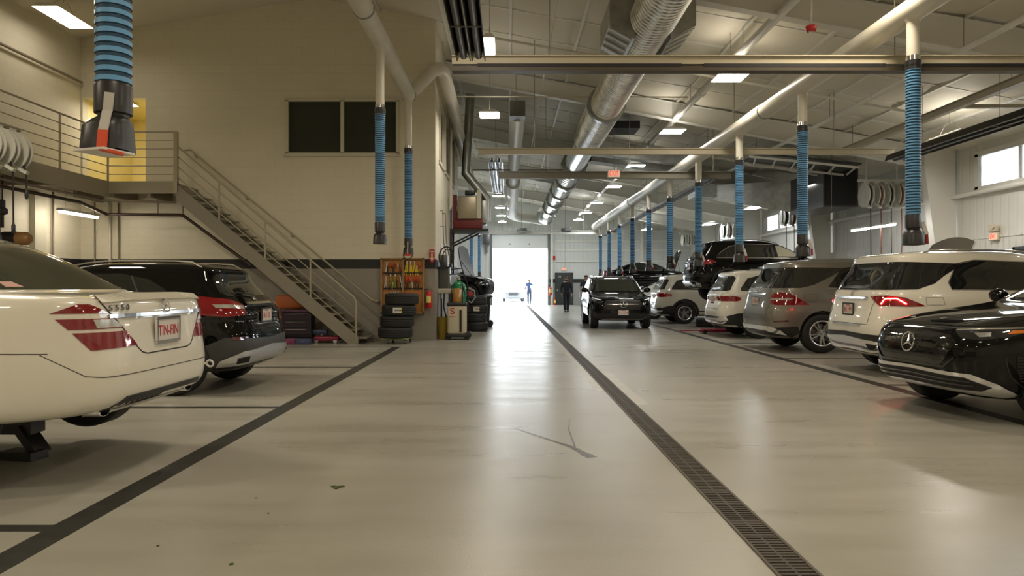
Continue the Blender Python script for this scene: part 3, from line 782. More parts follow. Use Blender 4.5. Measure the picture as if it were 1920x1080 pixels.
g.tube([pe+Vector((-.08+.026*math.cos(t), .0+.026*math.sin(t)*.3, .026*math.sin(t))) for t in np.linspace(0, 2*PI, 15)], .008, 7, False); g.build('tow_hook', WHITE, root, world=False)
g = MB(); pz = sh.wrap('R', .80, .995, .004)
for s_ in (-1, 1):   # antenna decal on the rear glass
    pass
g = MB(); a_ = sh.wrap('R', .62, 1.12, .009); 
decal(sh, 'window_sticker', mat('white and red sticker', (.6,.35,.3), .5), 'R', [(.50,1.112),(.62,1.112),(.60,1.145),(.51,1.145)], root, .007, .003, 1, .05)

# ---- generic suv -----------------------------------------------------------
def suv_keys(L=4.92, H=1.77, hw=.965, slope=1.0, hood=1.0, rear=None, nr=6.5, nf=5.5):
    k = [(.25,.34,4.55,.74),(.28,.18,4.72,.86),(.36,.06,4.84,.925),(.48,.01,4.90,.955),(.62,.0,4.92,.965),(.76,.02,4.91,.968),(.90,.055,4.87,.962),(.98,.075,4.78,.955),
         (1.04,.085,4.5,.945),(1.09,.095,4.15,.935),(1.13,.105,3.85,.925),(1.16,.115,3.65,.915),(1.22,.145,3.5,.895),(1.36,.23,3.2,.845),(1.5,.32,2.92,.80),(1.6,.36,2.70,.765),(1.665,.36,2.5,.735),(1.705,.42,2.3,.70),(1.74,.65,2.1,.60),(1.762,.95,1.9,.45),(1.77,1.2,1.7,.25)]
    sx, sz, sy = L/4.92, H/1.77, hw/.968; o = []
    for z, a, b, c in k:
        a = a*slope if z > 1.17 else a
        if rear and z > 1.0: a = float(np.interp(z, [r[0] for r in rear], [r[1] for r in rear]))
        o.append((z*sz if z > .4 else z, a, b*sx, c*sy, nr, nf))
    return o
def cladding(wx, R, m, w_=.07):
    o = []
    for x in wx: o.append(('L', 'wheel_arch_trim', m, 'S', arc(x, R+.012, R+.045+w_/2-.004, -18, 198, 22), {'w': w_, 'off': .012, 'across': 2}))
    return o
# ---- white large suv (right, second stall) ---------------------------------
R_ = .375; wx = (1.0, 3.99)
P = [
 ('D','rear_window',GLASS,'R',[(-.80,1.20),(.80,1.20),(1.13,1.21),(1.30,1.29),(1.36,1.40),(1.50,1.56),(.66,1.59),(-.66,1.59),(-1.50,1.56),(-1.36,1.40),(-1.30,1.29),(-1.13,1.21)],{'mir':False,'grid':.07}),
 ('L','glass_divider',SEAM,'R',[(.86,1.205),(.72,1.585)],{'w':.008,'off':.006}),
 ('D','side_window',GLASS,'S',[(1.02,1.21),(3.4,1.18),(3.0,1.42),(2.7,1.565),(1.4,1.60),(1.15,1.55),(1.0,1.30)],{}),
 ('L','window_trim',CHROME,'S',[(3.4,1.175),(1.02,1.205),(.99,1.30),(1.15,1.56),(1.4,1.608),(2.7,1.572)],{'w':.014}),
 ('D','tail_lamp',TAILR,'R',[(.52,1.115),(.80,1.125),(1.02,1.10),(1.30,.985),(1.1,.975),(.72,.985)],{'grid':.03}),
 ('L','lit_lamp_loop',TAILON,'R',[(.74,1.005),(.78,1.08),(.92,1.085),(1.05,1.01)],{'off':.012,'w':.016,'seg':.03}),
 ('L','chrome_strip',CHROME,'R',[(-.46,1.085),(.46,1.085)],{'mir':False,'w':.03,'off':.012}),
 ('L','chrome_strip',CHROME,'R',[(-.42,.70),(.42,.70)],{'mir':False,'w':.016,'off':.01}),
 ('L','liftgate_gap',SEAM,'R',[(.78,1.19),(.70,1.11),(.6,.98),(.58,.72),(-.58,.72),(-.6,.98),(-.70,1.11),(-.78,1.19)],{'mir':False,'w':.006}),
 ('D','lower_bumper',BLKPL,'R',[(-1.18,.56),(-.8,.58),(0,.60),(.8,.58),(1.18,.56),(1.22,.42),(.9,.27),(-.9,.27),(-1.22,.42)],{'mir':False,'off':.006}),
 ('D','skid_plate',CHROME,'R',[(-.70,.50),(0,.54),(.70,.50),(.88,.46),(.86,.36),(.6,.34),(0,.36),(-.6,.34),(-.86,.36),(-.88,.46)],{'mir':False,'off':.02}),
 ('D','exhaust_outlet',DARK,'R',[(.58,.46),(.80,.44),(.79,.385),(.60,.385)],{'off':.028}),
 ('L','bumper_gap',SEAM,'R',[(.98,.80),(1.18,.78),(1.28,.68)],{'w':.012,'seg':.03}),
 ('L','fuel_door_gap',SEAM,'S',[(.66,1.10),(.88,1.10),(.90,1.0),(.66,1.0)],{'w':.004,'close':True}),
 ('D','badge',CHROME,'R',[(.74,1.165),(.86,1.165),(.86,1.15),(.74,1.15)],{'mir':False}),
]+seams_side((2.05, 3.1), .36, 1.19)
root, sh = build_car(dict(name='sport_utility_vehicle', label='white sport utility vehicle with glowing tail lamps, parked behind the black one', x=4.97, y=10.6, rz=.0, L=4.92,
   keys=suv_keys(H=1.76), paint=P_WHITE, R=R_, wx=wx, parts=P, mirror=(3.25, 1.16), rails=(.75, 2.5, .66, CHROME), handles=((1.75,1.02),(2.8,1.02)), ww=.27))
p, n = wrapframe(sh, 'R', 0, 1.135, .004); star(root, p, n, .08)
plate(root, sh.wrap('R', 0, .92, .01), (-1,0,0), frame=BLKPL)
exhaust(root, sh, .7, .41, .07, .03); exhaust(root, sh, -.7, .41, .07, .03)
# wiper
g = MB(); g.tube([sh.wrap('R', -.1, 1.205, .02), sh.wrap('R', .5, 1.23, .02)], .008, 6); g.build('rear_wiper', BLKPL, root, world=False)

# ---- silver suv (third stall) -----------------------------------------------
R_ = .37; wx = (.98, 3.9)
P = [
 ('D','rear_window',GLASS,'R',[(-.82,1.22),(.82,1.22),(1.15,1.22),(1.36,1.28),(1.55,1.43),(1.72,1.60),(.66,1.61),(-.66,1.61),(-1.72,1.60),(-1.55,1.43),(-1.36,1.28),(-1.15,1.22)],{'mir':False,'grid':.07}),
 ('D','side_window',GLASS,'S',[(1.10,1.23),(3.3,1.2),(2.95,1.42),(2.65,1.57),(1.55,1.61),(1.42,1.59)],{}),
 ('L','window_trim',CHROME,'S',[(1.08,1.22),(3.3,1.19)],{'w':.012}),
 ('D','tail_lamp',TAILR,'R',[(.66,1.10),(.82,1.14),(1.0,1.12),(1.16,1.04),(1.42,.90),(.80,.895),(.66,.95)],{'grid':.03}),
 ('D','clear_lens',TAILC,'R',[(.68,1.03),(1.10,1.03),(1.04,.99),(.68,.99)],{'grid':.03,'off':.007}),
 ('L','chrome_strip',CHROME,'R',[(-.46,1.10),(.46,1.10)],{'mir':False,'w':.03,'off':.012}),
 ('L','liftgate_gap',SEAM,'R',[(.84,1.19),(.66,.95),(.62,.70),(-.62,.70),(-.66,.95),(-.84,1.19)],{'mir':False,'w':.006}),
 ('D','reflector',TAILD,'R',[(.80,.60),(1.08,.62),(1.08,.585),(.82,.57)],{'off':.008}),
 ('D','lower_bumper',BLKPL,'R',[(-1.24,.50),(-.8,.47),(.8,.47),(1.24,.50),(1.24,.38),(.9,.27),(-.9,.27),(-1.24,.38)],{'mir':False,'off':.006}),
 ('D','skid_plate',CHROME,'R',[(-.74,.50),(.74,.50),(.92,.42),(.96,.34),(.74,.38),(.6,.42),(-.6,.42),(-.74,.38),(-.96,.34),(-.92,.42)],{'mir':False,'off':.022}),
 ('L','fuel_door_gap',SEAM,'S',[(.64,1.10),(.86,1.10),(.86,.97),(.64,.97)],{'w':.004,'close':True}),
]+seams_side((2.0, 3.05), .36, 1.2)
root, sh = build_car(dict(name='sport_utility_vehicle', label='silver grey sport utility vehicle with its hood raised at the wall end', x=4.88, y=14.35, rz=.015, L=4.8,
   keys=suv_keys(L=4.8, H=1.78, hw=.96, slope=1.05), paint=P_SILV, R=R_, wx=wx, parts=P, mirror=(3.15, 1.17), rails=(.8, 2.5, .65, ALU), handles=((1.7,1.02),(2.75,1.02)), spin=.6, ww=.26))
p, n = wrapframe(sh, 'R', 0, 1.15, .004); star(root, p, n, .08)
plate(root, sh.wrap('R', 0, .96, .01), (-1,0,0), frame=CHROME)
def open_hood(root, x0, z0, ln, hw_, ang, m, under=BLKPL, th=.035):
    """hood panel hinged at (x0, z0), rising toward the front of the car"""
    g = MB(); nx_, ny_ = 10, 12; vs = []
    for lay in (0, -th):
        for i in range(nx_+1):
            u = i/nx_; bow = .07*math.sin(PI*u)+.03*u
            for j in range(ny_+1):
                v_ = -1+2*j/ny_; y = v_*hw_*(1-.13*u**2); d = u*ln*(1-.10*v_*v_*u); c_ = bow*(1-.6*v_*v_)+lay*(1 if abs(v_) < 1 else .9)
                x = x0+d*math.cos(ang)-c_*math.sin(ang); z = z0+d*math.sin(ang)+c_*math.cos(ang); vs.append((x, y, z))
    S = (nx_+1)*(ny_+1); f = []; fu = []
    for i in range(nx_):
        for j in range(ny_):
            a = i*(ny_+1)+j; f.append((a, a+1, a+ny_+2, a+ny_+1)); fu.append((S+a, S+a+ny_+1, S+a+ny_+2, S+a+1))
    rim = []
    for i in range(nx_):
        for j in (0, ny_): a = i*(ny_+1)+j; b2 = a+ny_+1; rim.append((a, b2, S+b2, S+a))
    for j in range(ny_):
        for i in (0, nx_): a = i*(ny_+1)+j; rim.append((a, a+1, S+a+1, S+a))
    g.add(vs, f, True, 0); o = len(g.v)-len(vs); g.f += [tuple(q+o for q in r) for r in fu]; g.m += [1]*len(fu); g.sm += [True]*len(fu)
    g.f += [tuple(q+o for q in r) for r in rim]; g.m += [0]*len(rim); g.sm += [False]*len(rim)
    hd = g.build('hood', [m, under], root, world=False)
    g = MB(); g.tube([(x0+.35, -hw_*.8, z0-.12), (x0+ln*.5*math.cos(ang), -hw_*.8, z0+ln*.5*math.sin(ang)-.04)], .012, 7); g.build('hood_strut', BLKPL, root, world=False)
    return hd
open_hood(root, 3.55, 1.12, 1.22, .78, 1.12, P_SILV)

# ---- compact boxy white suvs -------------------------------------------------
def white_compact(x, y, label, rz=0, plate_=True):
    R_ = .355; wx = (.92, 3.75)
    P = [
     ('D','rear_window',GLASS,'R',[(-.70,1.14),(.70,1.14),(.80,1.16),(.72,1.45),(.64,1.50),(-.64,1.50),(-.72,1.45),(-.80,1.16)],{'mir':False,'grid':.07}),
     ('D','side_window',GLASS,'S',[(.50,1.14),(3.2,1.12),(2.8,1.38),(2.6,1.49),(.95,1.51),(.68,1.44),(.50,1.2)],{}),
     ('L','window_pillar',BLKPL,'S',[(1.25,1.14),(1.35,1.51)],{'w':.05,'off':.007}), ('L','window_pillar',BLKPL,'S',[(2.15,1.13),(2.12,1.51)],{'w':.06,'off':.007}),
     ('D','tail_lamp',TAILR,'R',[(.58,1.02),(.96,1.02),(1.12,.99),(1.12,.92),(1.02,.89),(.58,.89)],{'grid':.03}),
     ('D','tail_lamp',TAILR,'R',[(.36,1.0),(.53,1.01),(.53,.90),(.38,.91)],{'grid':.03}),
     ('L','chrome_strip',CHROME,'R',[(-.34,1.04),(.34,1.04)],{'mir':False,'w':.025,'off':.012}),
     ('L','liftgate_gap',SEAM,'R',[(.80,1.13),(.555,1.03),(.555,.70),(-.555,.70),(-.555,1.03),(-.80,1.13)],{'mir':False,'w':.006}),
     ('D','lower_bumper',BLKPL,'R',[(-1.3,.62),(-1.1,.60),(-.8,.52),(.8,.52),(1.1,.60),(1.3,.62),(1.35,.40),(.9,.27),(-.9,.27),(-1.35,.40)],{'mir':False,'off':.006}),
     ('D','skid_plate',CHROME,'R',[(-.6,.49),(.6,.49),(.84,.55),(.88,.44),(.72,.36),(-.72,.36),(-.88,.44),(-.84,.55)],{'mir':False,'off':.022}),
     ('L','sill_trim',BLKPL,'S',[(1.3,.36),(3.38,.36)],{'w':.15,'off':.008}),
     ('L','fuel_door_gap',SEAM,'S',[(.95,1.04),(1.15,1.04),(1.15,.92),(.95,.92)],{'w':.004,'close':True}),
    ]+seams_side((1.95, 2.95), .44, 1.13)+cladding(wx, R_, BLKPL)
    rear = [(1.0,.05),(1.1,.07),(1.2,.12),(1.4,.22),(1.55,.32),(1.62,.34),(1.67,.34),(1.7,.38),(1.74,.6),(1.77,1.2)]
    root, sh = build_car(dict(name='sport_utility_vehicle', label=label, x=x, y=y, rz=rz, L=4.63, keys=suv_keys(L=4.63, H=1.67, hw=.917, rear=rear, nr=7), paint=P_WHITE, R=R_, wx=wx, parts=P,
       mirror=(3.05, 1.09), rails=(.7, 2.6, .62, ALU), handles=((1.6,.98),(2.6,.98)), spin=.1))
    p, n = wrapframe(sh, 'R', 0, 1.08, .004); star(root, p, n, .08)
    plate(root, sh.wrap('R', 0, .92, .01), (-1,0,0), frame=CHROME)
    return root, sh
white_compact(5.08, 18.05, 'white boxy sport utility vehicle parked just beyond the silver grey one')
white_compact(4.98, 24.85, 'white boxy sport utility vehicle parked beyond the lifted black vehicle and loose tires')

# ---- black hatchback suv on the left ------------------------------------------
R_ = .345; wx = (.83, 3.53)
P = [
 ('D','rear_window',GLASS,'R',[(-.60,1.13),(.60,1.13),(.66,1.18),(.58,1.36),(.5,1.40),(-.5,1.40),(-.58,1.36),(-.66,1.18)],{'mir':False,'grid':.07}),
 ('D','side_window',GLASS,'S',[(.85,1.12),(3.2,1.05),(2.8,1.27),(2.5,1.38),(1.5,1.40),(1.15,1.33),(.95,1.22)],{}),
 ('L','window_trim',CHROME,'S',[(3.2,1.04),(.83,1.11)],{'w':.03}),
 ('L','window_pillar',BLKPL,'S',[(1.22,1.12),(1.36,1.37)],{'w':.02,'off':.008}),
 ('D','tail_lamp',TAILR,'R',[(.50,1.04),(.64,1.10),(.88,1.13),(1.06,1.13),(1.2,1.07),(1.22,1.0),(1.1,.92),(.82,.90),(.58,.92)],{'grid':.03}),
 ('L','clear_lens',TAILC,'R',[(.54,1.0),(.70,1.015),(.90,1.02)],{'off':.009,'w':.04,'seg':.03}),
 ('L','chrome_strip',CHROME,'R',[(-.42,1.04),(.42,1.04)],{'mir':False,'w':.028,'off':.014}),
 ('L','liftgate_gap',SEAM,'R',[(.62,1.12),(.55,.95),(.5,.74),(-.5,.74),(-.55,.95),(-.62,1.12)],{'mir':False,'w':.006}),
 ('D','lower_bumper',mat('grey plastic cladding', (.045,.045,.046), .5),'R',[(-1.25,.52),(-.9,.66),(0,.62),(.9,.66),(1.25,.52),(1.25,.36),(.9,.27),(-.9,.27),(-1.25,.36)],{'mir':False,'off':.006}),
 ('D','skid_plate',ALU,'R',[(-.7,.50),(0,.54),(.7,.50),(.95,.40),(.9,.33),(.5,.36),(-.5,.36),(-.9,.33),(-.95,.40)],{'mir':False,'off':.022}),
 ('D','exhaust_outlet',DARK,'R',[(.62,.44),(.76,.42),(.74,.375),(.6,.39)],{'off':.03}),
 ('D','reflector',TAILD,'R',[(.66,.66),(.82,.67),(.82,.63),(.68,.63)],{'off':.012}),
]+seams_side((1.8, 2.8), .36, 1.1)+cladding(wx, R_, BLKPL, .06)
rear = [(1.0,.06),(1.1,.09),(1.16,.12),(1.3,.27),(1.5,.42),(1.58,.46),(1.65,.46),(1.7,.55),(1.74,.75),(1.77,1.3)]
root, sh = build_car(dict(name='hatchback', label='black hatchback parked next to the white sedan, near the stairs', x=-2.97, y=9.02, rz=PI-.03, L=4.42,
   keys=suv_keys(L=4.42, H=1.545, hw=.902, rear=rear), paint=P_BLACK, R=R_, wx=wx, parts=P, mirror=(3.0, 1.04), rails=(.6, 2.5, .58, CHROME), handles=((1.5,.93),(2.5,.93)), wheel='split5'))
p, n = wrapframe(sh, 'R', 0, 1.09, .004); star(root, p, n, .085)
plate(root, sh.wrap('R', 0, .90, .012), (-1,0,0), frame=CHROME)
g = MB(); g.tube([sh.wrap('R', -.05, 1.13, .03), sh.wrap('R', .42, 1.16, .025)], .009, 6); g.build('rear_wiper', BLKPL, root, world=False)

# ---- black electric suv at right, nose to the aisle ------------------------------
k = [(.21,.30,4.5,.76),(.25,.16,4.66,.86),(.33,.06,4.79,.925),(.45,.01,4.84,.955),(.58,.0,4.86,.968),(.70,.02,4.85,.97),(.80,.05,4.80,.965),(.87,.07,4.72,.96),(.91,.08,4.58,.955),
     (.96,.09,4.36,.945),(1.01,.1,4.05,.93),(1.05,.11,3.75,.918),(1.09,.12,3.52,.905),(1.14,.14,3.38,.89),(1.26,.22,3.1,.85),(1.4,.34,2.78,.80),(1.52,.46,2.45,.755),(1.6,.56,2.2,.70),(1.65,.75,1.95,.6),(1.675,1.0,1.7,.45),(1.685,1.2,1.5,.25)]
keys = [(a,b,c,d,6.0,5.0) for a,b,c,d in k]
GRILL = mat('gloss black grille panel', (.010,.010,.011), .08, .2, 1)
MESHG = mat('dark grille mesh', (.025,.025,.026), .4, .5)
P = [
 ('D','windshield',GLASSG,'F',[(-.74,1.13),(.74,1.13),(.66,1.40),(.6,1.54),(-.6,1.54),(-.66,1.40)],{'mir':False,'grid':.07}),
 ('D','side_window',GLASS,'S',[(.7,1.14),(3.25,1.12),(2.8,1.36),(2.4,1.52),(1.4,1.54),(.95,1.42)],{}),
 ('D','grille',GRILL,'F',[(-.50,.80),(0,.835),(.50,.80),(.60,.74),(.50,.58),(.42,.50),(-.42,.50),(-.50,.58),(-.60,.74)],{'mir':False,'off':.004}),
 ('L','grille_trim',GRILL,'F',[(-.60,.60),(-.48,.505),(.48,.505),(.60,.60)],{'mir':False,'off':.012,'w':.02}),
 ('D','headlamp',HEADL,'F',[(.52,.835),(.64,.855),(.86,.862),(1.04,.872),(1.14,.862),(.98,.80),(.78,.765),(.62,.775)],{'off':.006,'grid':.03}),
 ('D','headlamp_reflector',ALU,'F',[(.70,.825),(.82,.835),(.84,.80),(.76,.79)],{'off':.009,'grid':.03}),
 ('D','turn_signal',AMBER,'F',[(.96,.856),(1.12,.862),(1.06,.835),(.94,.822)],{'off':.010,'grid':.03}),
 ('L','daytime_light_strip',TAILC,'F',[(.52,.845),(.74,.862),(1.04,.878)],{'off':.009,'w':.008,'seg':.03}),
 ('L','hood_gap',SEAM,'F',[(-1.24,.905),(-.9,.885),(-.5,.865),(0,.862),(.5,.865),(.9,.885),(1.24,.905)],{'mir':False,'w':.007}),
 ('D','bumper_surround',CHROME,'F',[(-.72,.46),(0,.48),(.72,.46),(.90,.38),(1.02,.27),(.80,.255),(.55,.285),(0,.285),(-.55,.285),(-.80,.255),(-1.02,.27),(-.90,.38)],{'mir':False,'off':.016,'grid':.05}),
 ('D','bumper_intake',DARK,'F',[(-.66,.425),(0,.445),(.66,.425),(.84,.35),(.74,.315),(.5,.32),(0,.325),(-.5,.32),(-.74,.315),(-.84,.35)],{'mir':False,'off':.021,'grid':.05}),
 ('L','intake_slat',GRILL,'F',[(-.70,.395),(0,.41),(.70,.395)],{'mir':False,'off':.028,'w':.014}),
 ('L','intake_slat',GRILL,'F',[(-.72,.36),(0,.37),(.72,.36)],{'mir':False,'off':.028,'w':.014}),
 ('L','bumper_gap',SEAM,'F',[(1.0,.62),(1.02,.45),(1.1,.34)],{'off':.003,'w':.01}),
 ('L','fender_gap',SEAM,'S',[(3.52,1.03),(3.46,.92),(3.42,.40)],{'w':.006}),
]+[('L','air_vent_fin',MESHG,'F',[(1.08,.62-.026*q),(1.18,.62-.026*q)],{'off':.01,'w':.012}) for q in range(9)]+seams_side((2.2,), .3, 1.1)
root, sh = build_car(dict(name='sport_utility_vehicle', label='black sport utility vehicle nosing toward the aisle with a large star grille', x=4.0+4.85, y=7.55, rz=PI+.075, L=4.86,
   keys=keys, paint=P_BLACK, R=.365, wx=(.84, 3.98), parts=P, mirror=(3.1, 1.08), handles=((1.7,.9),(2.7,.9)), wheel='five', ww=.27))
p, n = wrapframe(sh, 'F', 0, .70, .014); star(root, p, n, .20)
p, n = wrapframe(sh, 'F', 0, .93, .004)
g = MB(); g.lathe([(0,.004),(.03,.003),(.032,0)], (0,0,0), 'Z', 18); g.xf(Matrix.Translation(p) @ n.to_track_quat('Z', 'Y').to_matrix().to_4x4()); g.build('hood_badge', CHROME, root, world=False)

# ---- black suv facing the camera in the aisle --------------------------------------
R_ = .35; wx = (.82, 3.55)
P = [
 ('D','windshield',GLASSG,'F',[(-.70,1.10),(.70,1.10),(.62,1.32),(.56,1.46),(-.56,1.46),(-.62,1.32)],{'mir':False,'grid':.07}),
 ('D','side_window',GLASS,'S',[(.6,1.11),(2.95,1.09),(2.6,1.32),(2.35,1.43),(1.3,1.45),(.85,1.35)],{}),
 ('L','window_pillar',BLKPL,'S',[(1.9,1.1),(1.88,1.44)],{'w':.06,'off':.007}),
 ('L','window_trim',CHROME,'S',[(.6,1.10),(2.95,1.08)],{'w':.012}),
 ('D','grille',MESHG,'F',[(-.48,.86),(.48,.86),(.56,.74),(.46,.58),(-.46,.58),(-.56,.74)],{'mir':False,'off':.005}),
 ('L','grille_bar',CHROME,'F',[(-.46,.73),(.46,.73)],{'mir':False,'off':.014,'w':.022}),
 ('L','hood_gap',SEAM,'F',[(-1.1,.98),(-.7,.93),(0,.90),(.7,.93),(1.1,.98)],{'mir':False,'w':.006}),
 ('D','headlamp',HEADL,'F',[(.60,.86),(.80,.90),(1.0,.92),(1.1,.90),(1.02,.80),(.84,.755),(.66,.77)],{'off':.006,'grid':.03}),
 ('L','daytime_light_strip',mat('bright lamp strip', (.9,.9,.9), .2, emit=(1,1,1), es=.5),'F',[(.62,.85),(.82,.885),(1.04,.905)],{'off':.01,'w':.014,'seg':.03}),
 ('D','lower_bumper',BLKPL,'F',[(-1.0,.50),(-.7,.46),(.7,.46),(1.0,.50),(1.02,.34),(.8,.26),(-.8,.26),(-1.02,.34)],{'mir':False,'off':.005}),
 ('L','bumper_trim',CHROME,'F',[(-.62,.30),(.62,.30)],{'mir':False,'w':.016,'off':.014}),
]+seams_side((1.85, 2.85), .36, 1.1)+cladding(wx, R_, BLKPL, .05)
rear = [(1.0,.06),(1.1,.09),(1.16,.12),(1.3,.25),(1.5,.38),(1.58,.42),(1.65,.42),(1.7,.5),(1.74,.7),(1.77,1.3)]
root, sh = build_car(dict(name='sport_utility_vehicle', label='black sport utility vehicle driving up the aisle toward the drain', x=3.42, y=20.75+4.41, rz=-PI/2-.02, L=4.41,
   keys=suv_keys(L=4.41, H=1.60, hw=.917, rear=rear), paint=P_BLACK, R=R_, wx=wx, parts=P, mirror=(2.75, 1.07), rails=(.6, 2.3, .62, CHROME), handles=((1.5,.95),(2.5,.95)), wheel='split5'))
p, n = wrapframe(sh, 'F', 0, .73, .03); star(root, p, n, .22)
plate(root, sh.wrap('F', .0, .50, .014), (1,0,0), frame=BLKPL)

# ---- black suv on the lift ----------------------------------------------------
R_ = .36; wx = (.92, 3.82)
P = [
 ('D','rear_window',GLASS,'R',[(-.66,1.18),(.66,1.18),(.74,1.2),(.64,1.45),(.56,1.5),(-.56,1.5),(-.64,1.45),(-.74,1.2)],{'mir':False,'grid':.07}),
 ('D','side_window',GLASS,'S',[(.62,1.15),(3.25,1.13),(2.95,1.33),(2.6,1.49),(1.4,1.52),(1.0,1.44),(.75,1.28)],{}),
 ('D','front_window',mat('painted bright window', (.55,.53,.42), .08, 0, .6),'S',[(2.38,1.17),(3.08,1.16),(2.75,1.35),(2.5,1.46),(2.33,1.47)],{'off':.008}),  # opaque pane, brightness seen through it painted as pale colour
 ('L','window_trim',CHROME,'S',[(3.3,1.12),(.62,1.135),(.75,1.29),(1.0,1.455),(1.4,1.532),(2.6,1.505)],{'w':.016}),
 ('L','window_pillar',BLKPL,'S',[(1.30,1.15),(1.36,1.5)],{'w':.03,'off':.008}),('L','window_pillar',BLKPL,'S',[(2.25,1.14),(2.22,1.5)],{'w':.06,'off':.008}),
 ('D','tail_lamp',TAILR,'R',[(.5,1.06),(.8,1.09),(1.1,1.08),(1.25,1.02),(1.1,.95),(.55,.94)],{'grid':.03}),
 ('L','chrome_strip',CHROME,'R',[(-.42,1.06),(.42,1.06)],{'mir':False,'w':.03,'off':.012}),
 ('L','liftgate_gap',SEAM,'R',[(.6,1.14),(.55,.9),(.55,.7),(-.55,.7),(-.55,.9),(-.6,1.14)],{'mir':False,'w':.006}),
 ('D','skid_plate',CHROME,'R',[(-.7,.48),(.7,.48),(.86,.40),(.8,.33),(-.8,.33),(-.86,.40)],{'mir':False,'off':.02}),
]+seams_side((1.98, 3.0), .36, 1.14)+cladding(wx, R_, BLKPL, .06)
rear = [(1.0,.05),(1.1,.08),(1.2,.13),(1.4,.26),(1.55,.38),(1.62,.42),(1.67,.42),(1.7,.5),(1.74,.7),(1.77,1.3)]
LX, LY, LH = 5.3, 21.3, .93
root, sh = build_car(dict(name='sport_utility_vehicle', label='black sport utility vehicle raised on a lift between two white ones', x=LX, y=LY, rz=0, lift=LH, L=4.72,
   keys=suv_keys(L=4.72, H=1.66, hw=.945, rear=rear), paint=P_BLACK, R=R_, wx=wx, parts=P, mirror=(3.05, 1.12), rails=(.7, 2.5, .62, CHROME), handles=((1.6,1.0),(2.6,1.0)), droop=.12, wheel='split5', rimcol='grey alloy', mirrorpaint=True))
p, n = wrapframe(sh, 'R', 0, 1.1, .004); star(root, p, n, .08)
plate(root, sh.wrap('R', 0, .92, .01), (-1,0,0), frame=BLKPL)
def scissor_lift(x, y, h, label):
    t = thing('scissor_lift', label, 'lift', (x, y, 0)); m = mat('dark lift steel', (.03,.03,.032), .45, .4)
    for s_ in (-1, 1):
        MB().box(x-1.1, y+s_*.55-.25, 0, x+1.1, y+s_*.55+.25, .06).build('base_plate', m, t)
        MB().box(x-1.0, y+s_*.55-.25, h-.07, x+1.0, y+s_*.55+.25, h).build('platform', m, t)
        g = MB(); g.bar((x-.85, y+s_*.55-.12, .08), (x+.85, y+s_*.55-.12, h-.09), .04, .11); g.build('scissor_arm', m, t)
        g = MB(); g.bar((x+.85, y+s_*.55+.02, .08), (x-.85, y+s_*.55+.02, h-.09), .04, .11); g.build('scissor_arm', m, t)
        for dx in (-.85, .75):
            MB().lathe([(.05, 0), (.05, LH+.21-h if False else .1)], (x+dx, y+s_*.62, h), 'Z', 12, cap=True).build('rubber_pad', BLACK, t)
scissor_lift(LX+2.37, LY, LH+.15, 'dark scissor lift carrying the raised black sport utility vehicle')

# ---- far cars -------------------------------------------------------------------
def far_sedan(x, y, lab, paint_, rz=0, lift=0, front=False, H=1.46, L=4.8, hood=None, name='sedan'):
    P = [
     ('D','rear_window',GLASS,'R',[(-.62,1.09),(.62,1.09),(.5,1.35),(-.5,1.35)],{'mir':False,'grid':.09}),
     ('D','windshield',GLASS,'F',[(-.68,1.10),(.68,1.10),(.55,1.36),(-.55,1.36)],{'mir':False,'grid':.09}),
     ('D','side_window',GLASS,'S',[(1.1,1.06),(3.1,1.05),(2.7,1.26),(2.4,1.34),(1.75,1.35),(1.35,1.25)],{}),
     ('L','window_trim',CHROME,'S',[(1.08,1.05),(3.15,1.04)],{'w':.02}),
     ('D','tail_lamp',TAILR,'R',[(.5,.92),(.9,.96),(1.05,.9),(.9,.80),(.55,.82)],{'grid':.05}),
     ('D','headlamp',HEADL,'F',[(.5,.74),(.9,.80),(1.0,.76),(.9,.66),(.55,.64)],{'grid':.05}),
     ('D','grille',MESHG,'F',[(-.4,.76),(.4,.76),(.34,.5),(-.34,.5)],{'mir':False}),
    ]+seams_side((1.85, 2.8), .33, 1.04)
    r_, s_ = build_car(dict(name=name, label=lab, x=x, y=y, rz=rz, lift=lift, L=L, keys=sedan_keys(L, H, .915), paint=paint_, R=.335, wx=(.95, 3.85), parts=P, mirror=(3.0, 1.02), handles=((1.5,.9),(2.5,.9)), wheel='ten'))
    if hood: open_hood(r_, 3.6, 1.0, 1.15, .72, hood, paint_)
    return r_, s_
far_sedan(4.85, 37.3, 'black sedan raised on a lift with its hood standing open', P_BLACK, lift=1.02, hood=1.2)
scissor_lift(4.85+2.4, 37.3, 1.16, 'dark scissor lift under the far black sedan with the open hood')
far_sedan(5.3, 32.3, 'white sedan parked under the far raised black sedan, partly hidden', P_WHITE, H=1.5)
far_sedan(4.7+4.8, 28.6, 'grey green sedan with nose toward the aisle behind the driving black vehicle', P_GRN, rz=PI, H=1.36)
far_sedan(.45, 63, 'silver car standing outdoors in the glare beyond the roll up door', P_GREYP, rz=-PI/2, name='car')
far_sedan(-4.98, 28.0, 'dark car raised on a lift with its hood up beyond the office block corner', P_BLACK, rz=-.22, lift=.66, hood=1.8, L=4.5)
scissor_lift(-2.9, 27.45, .80, 'dark scissor lift under the raised dark car beyond the office block')
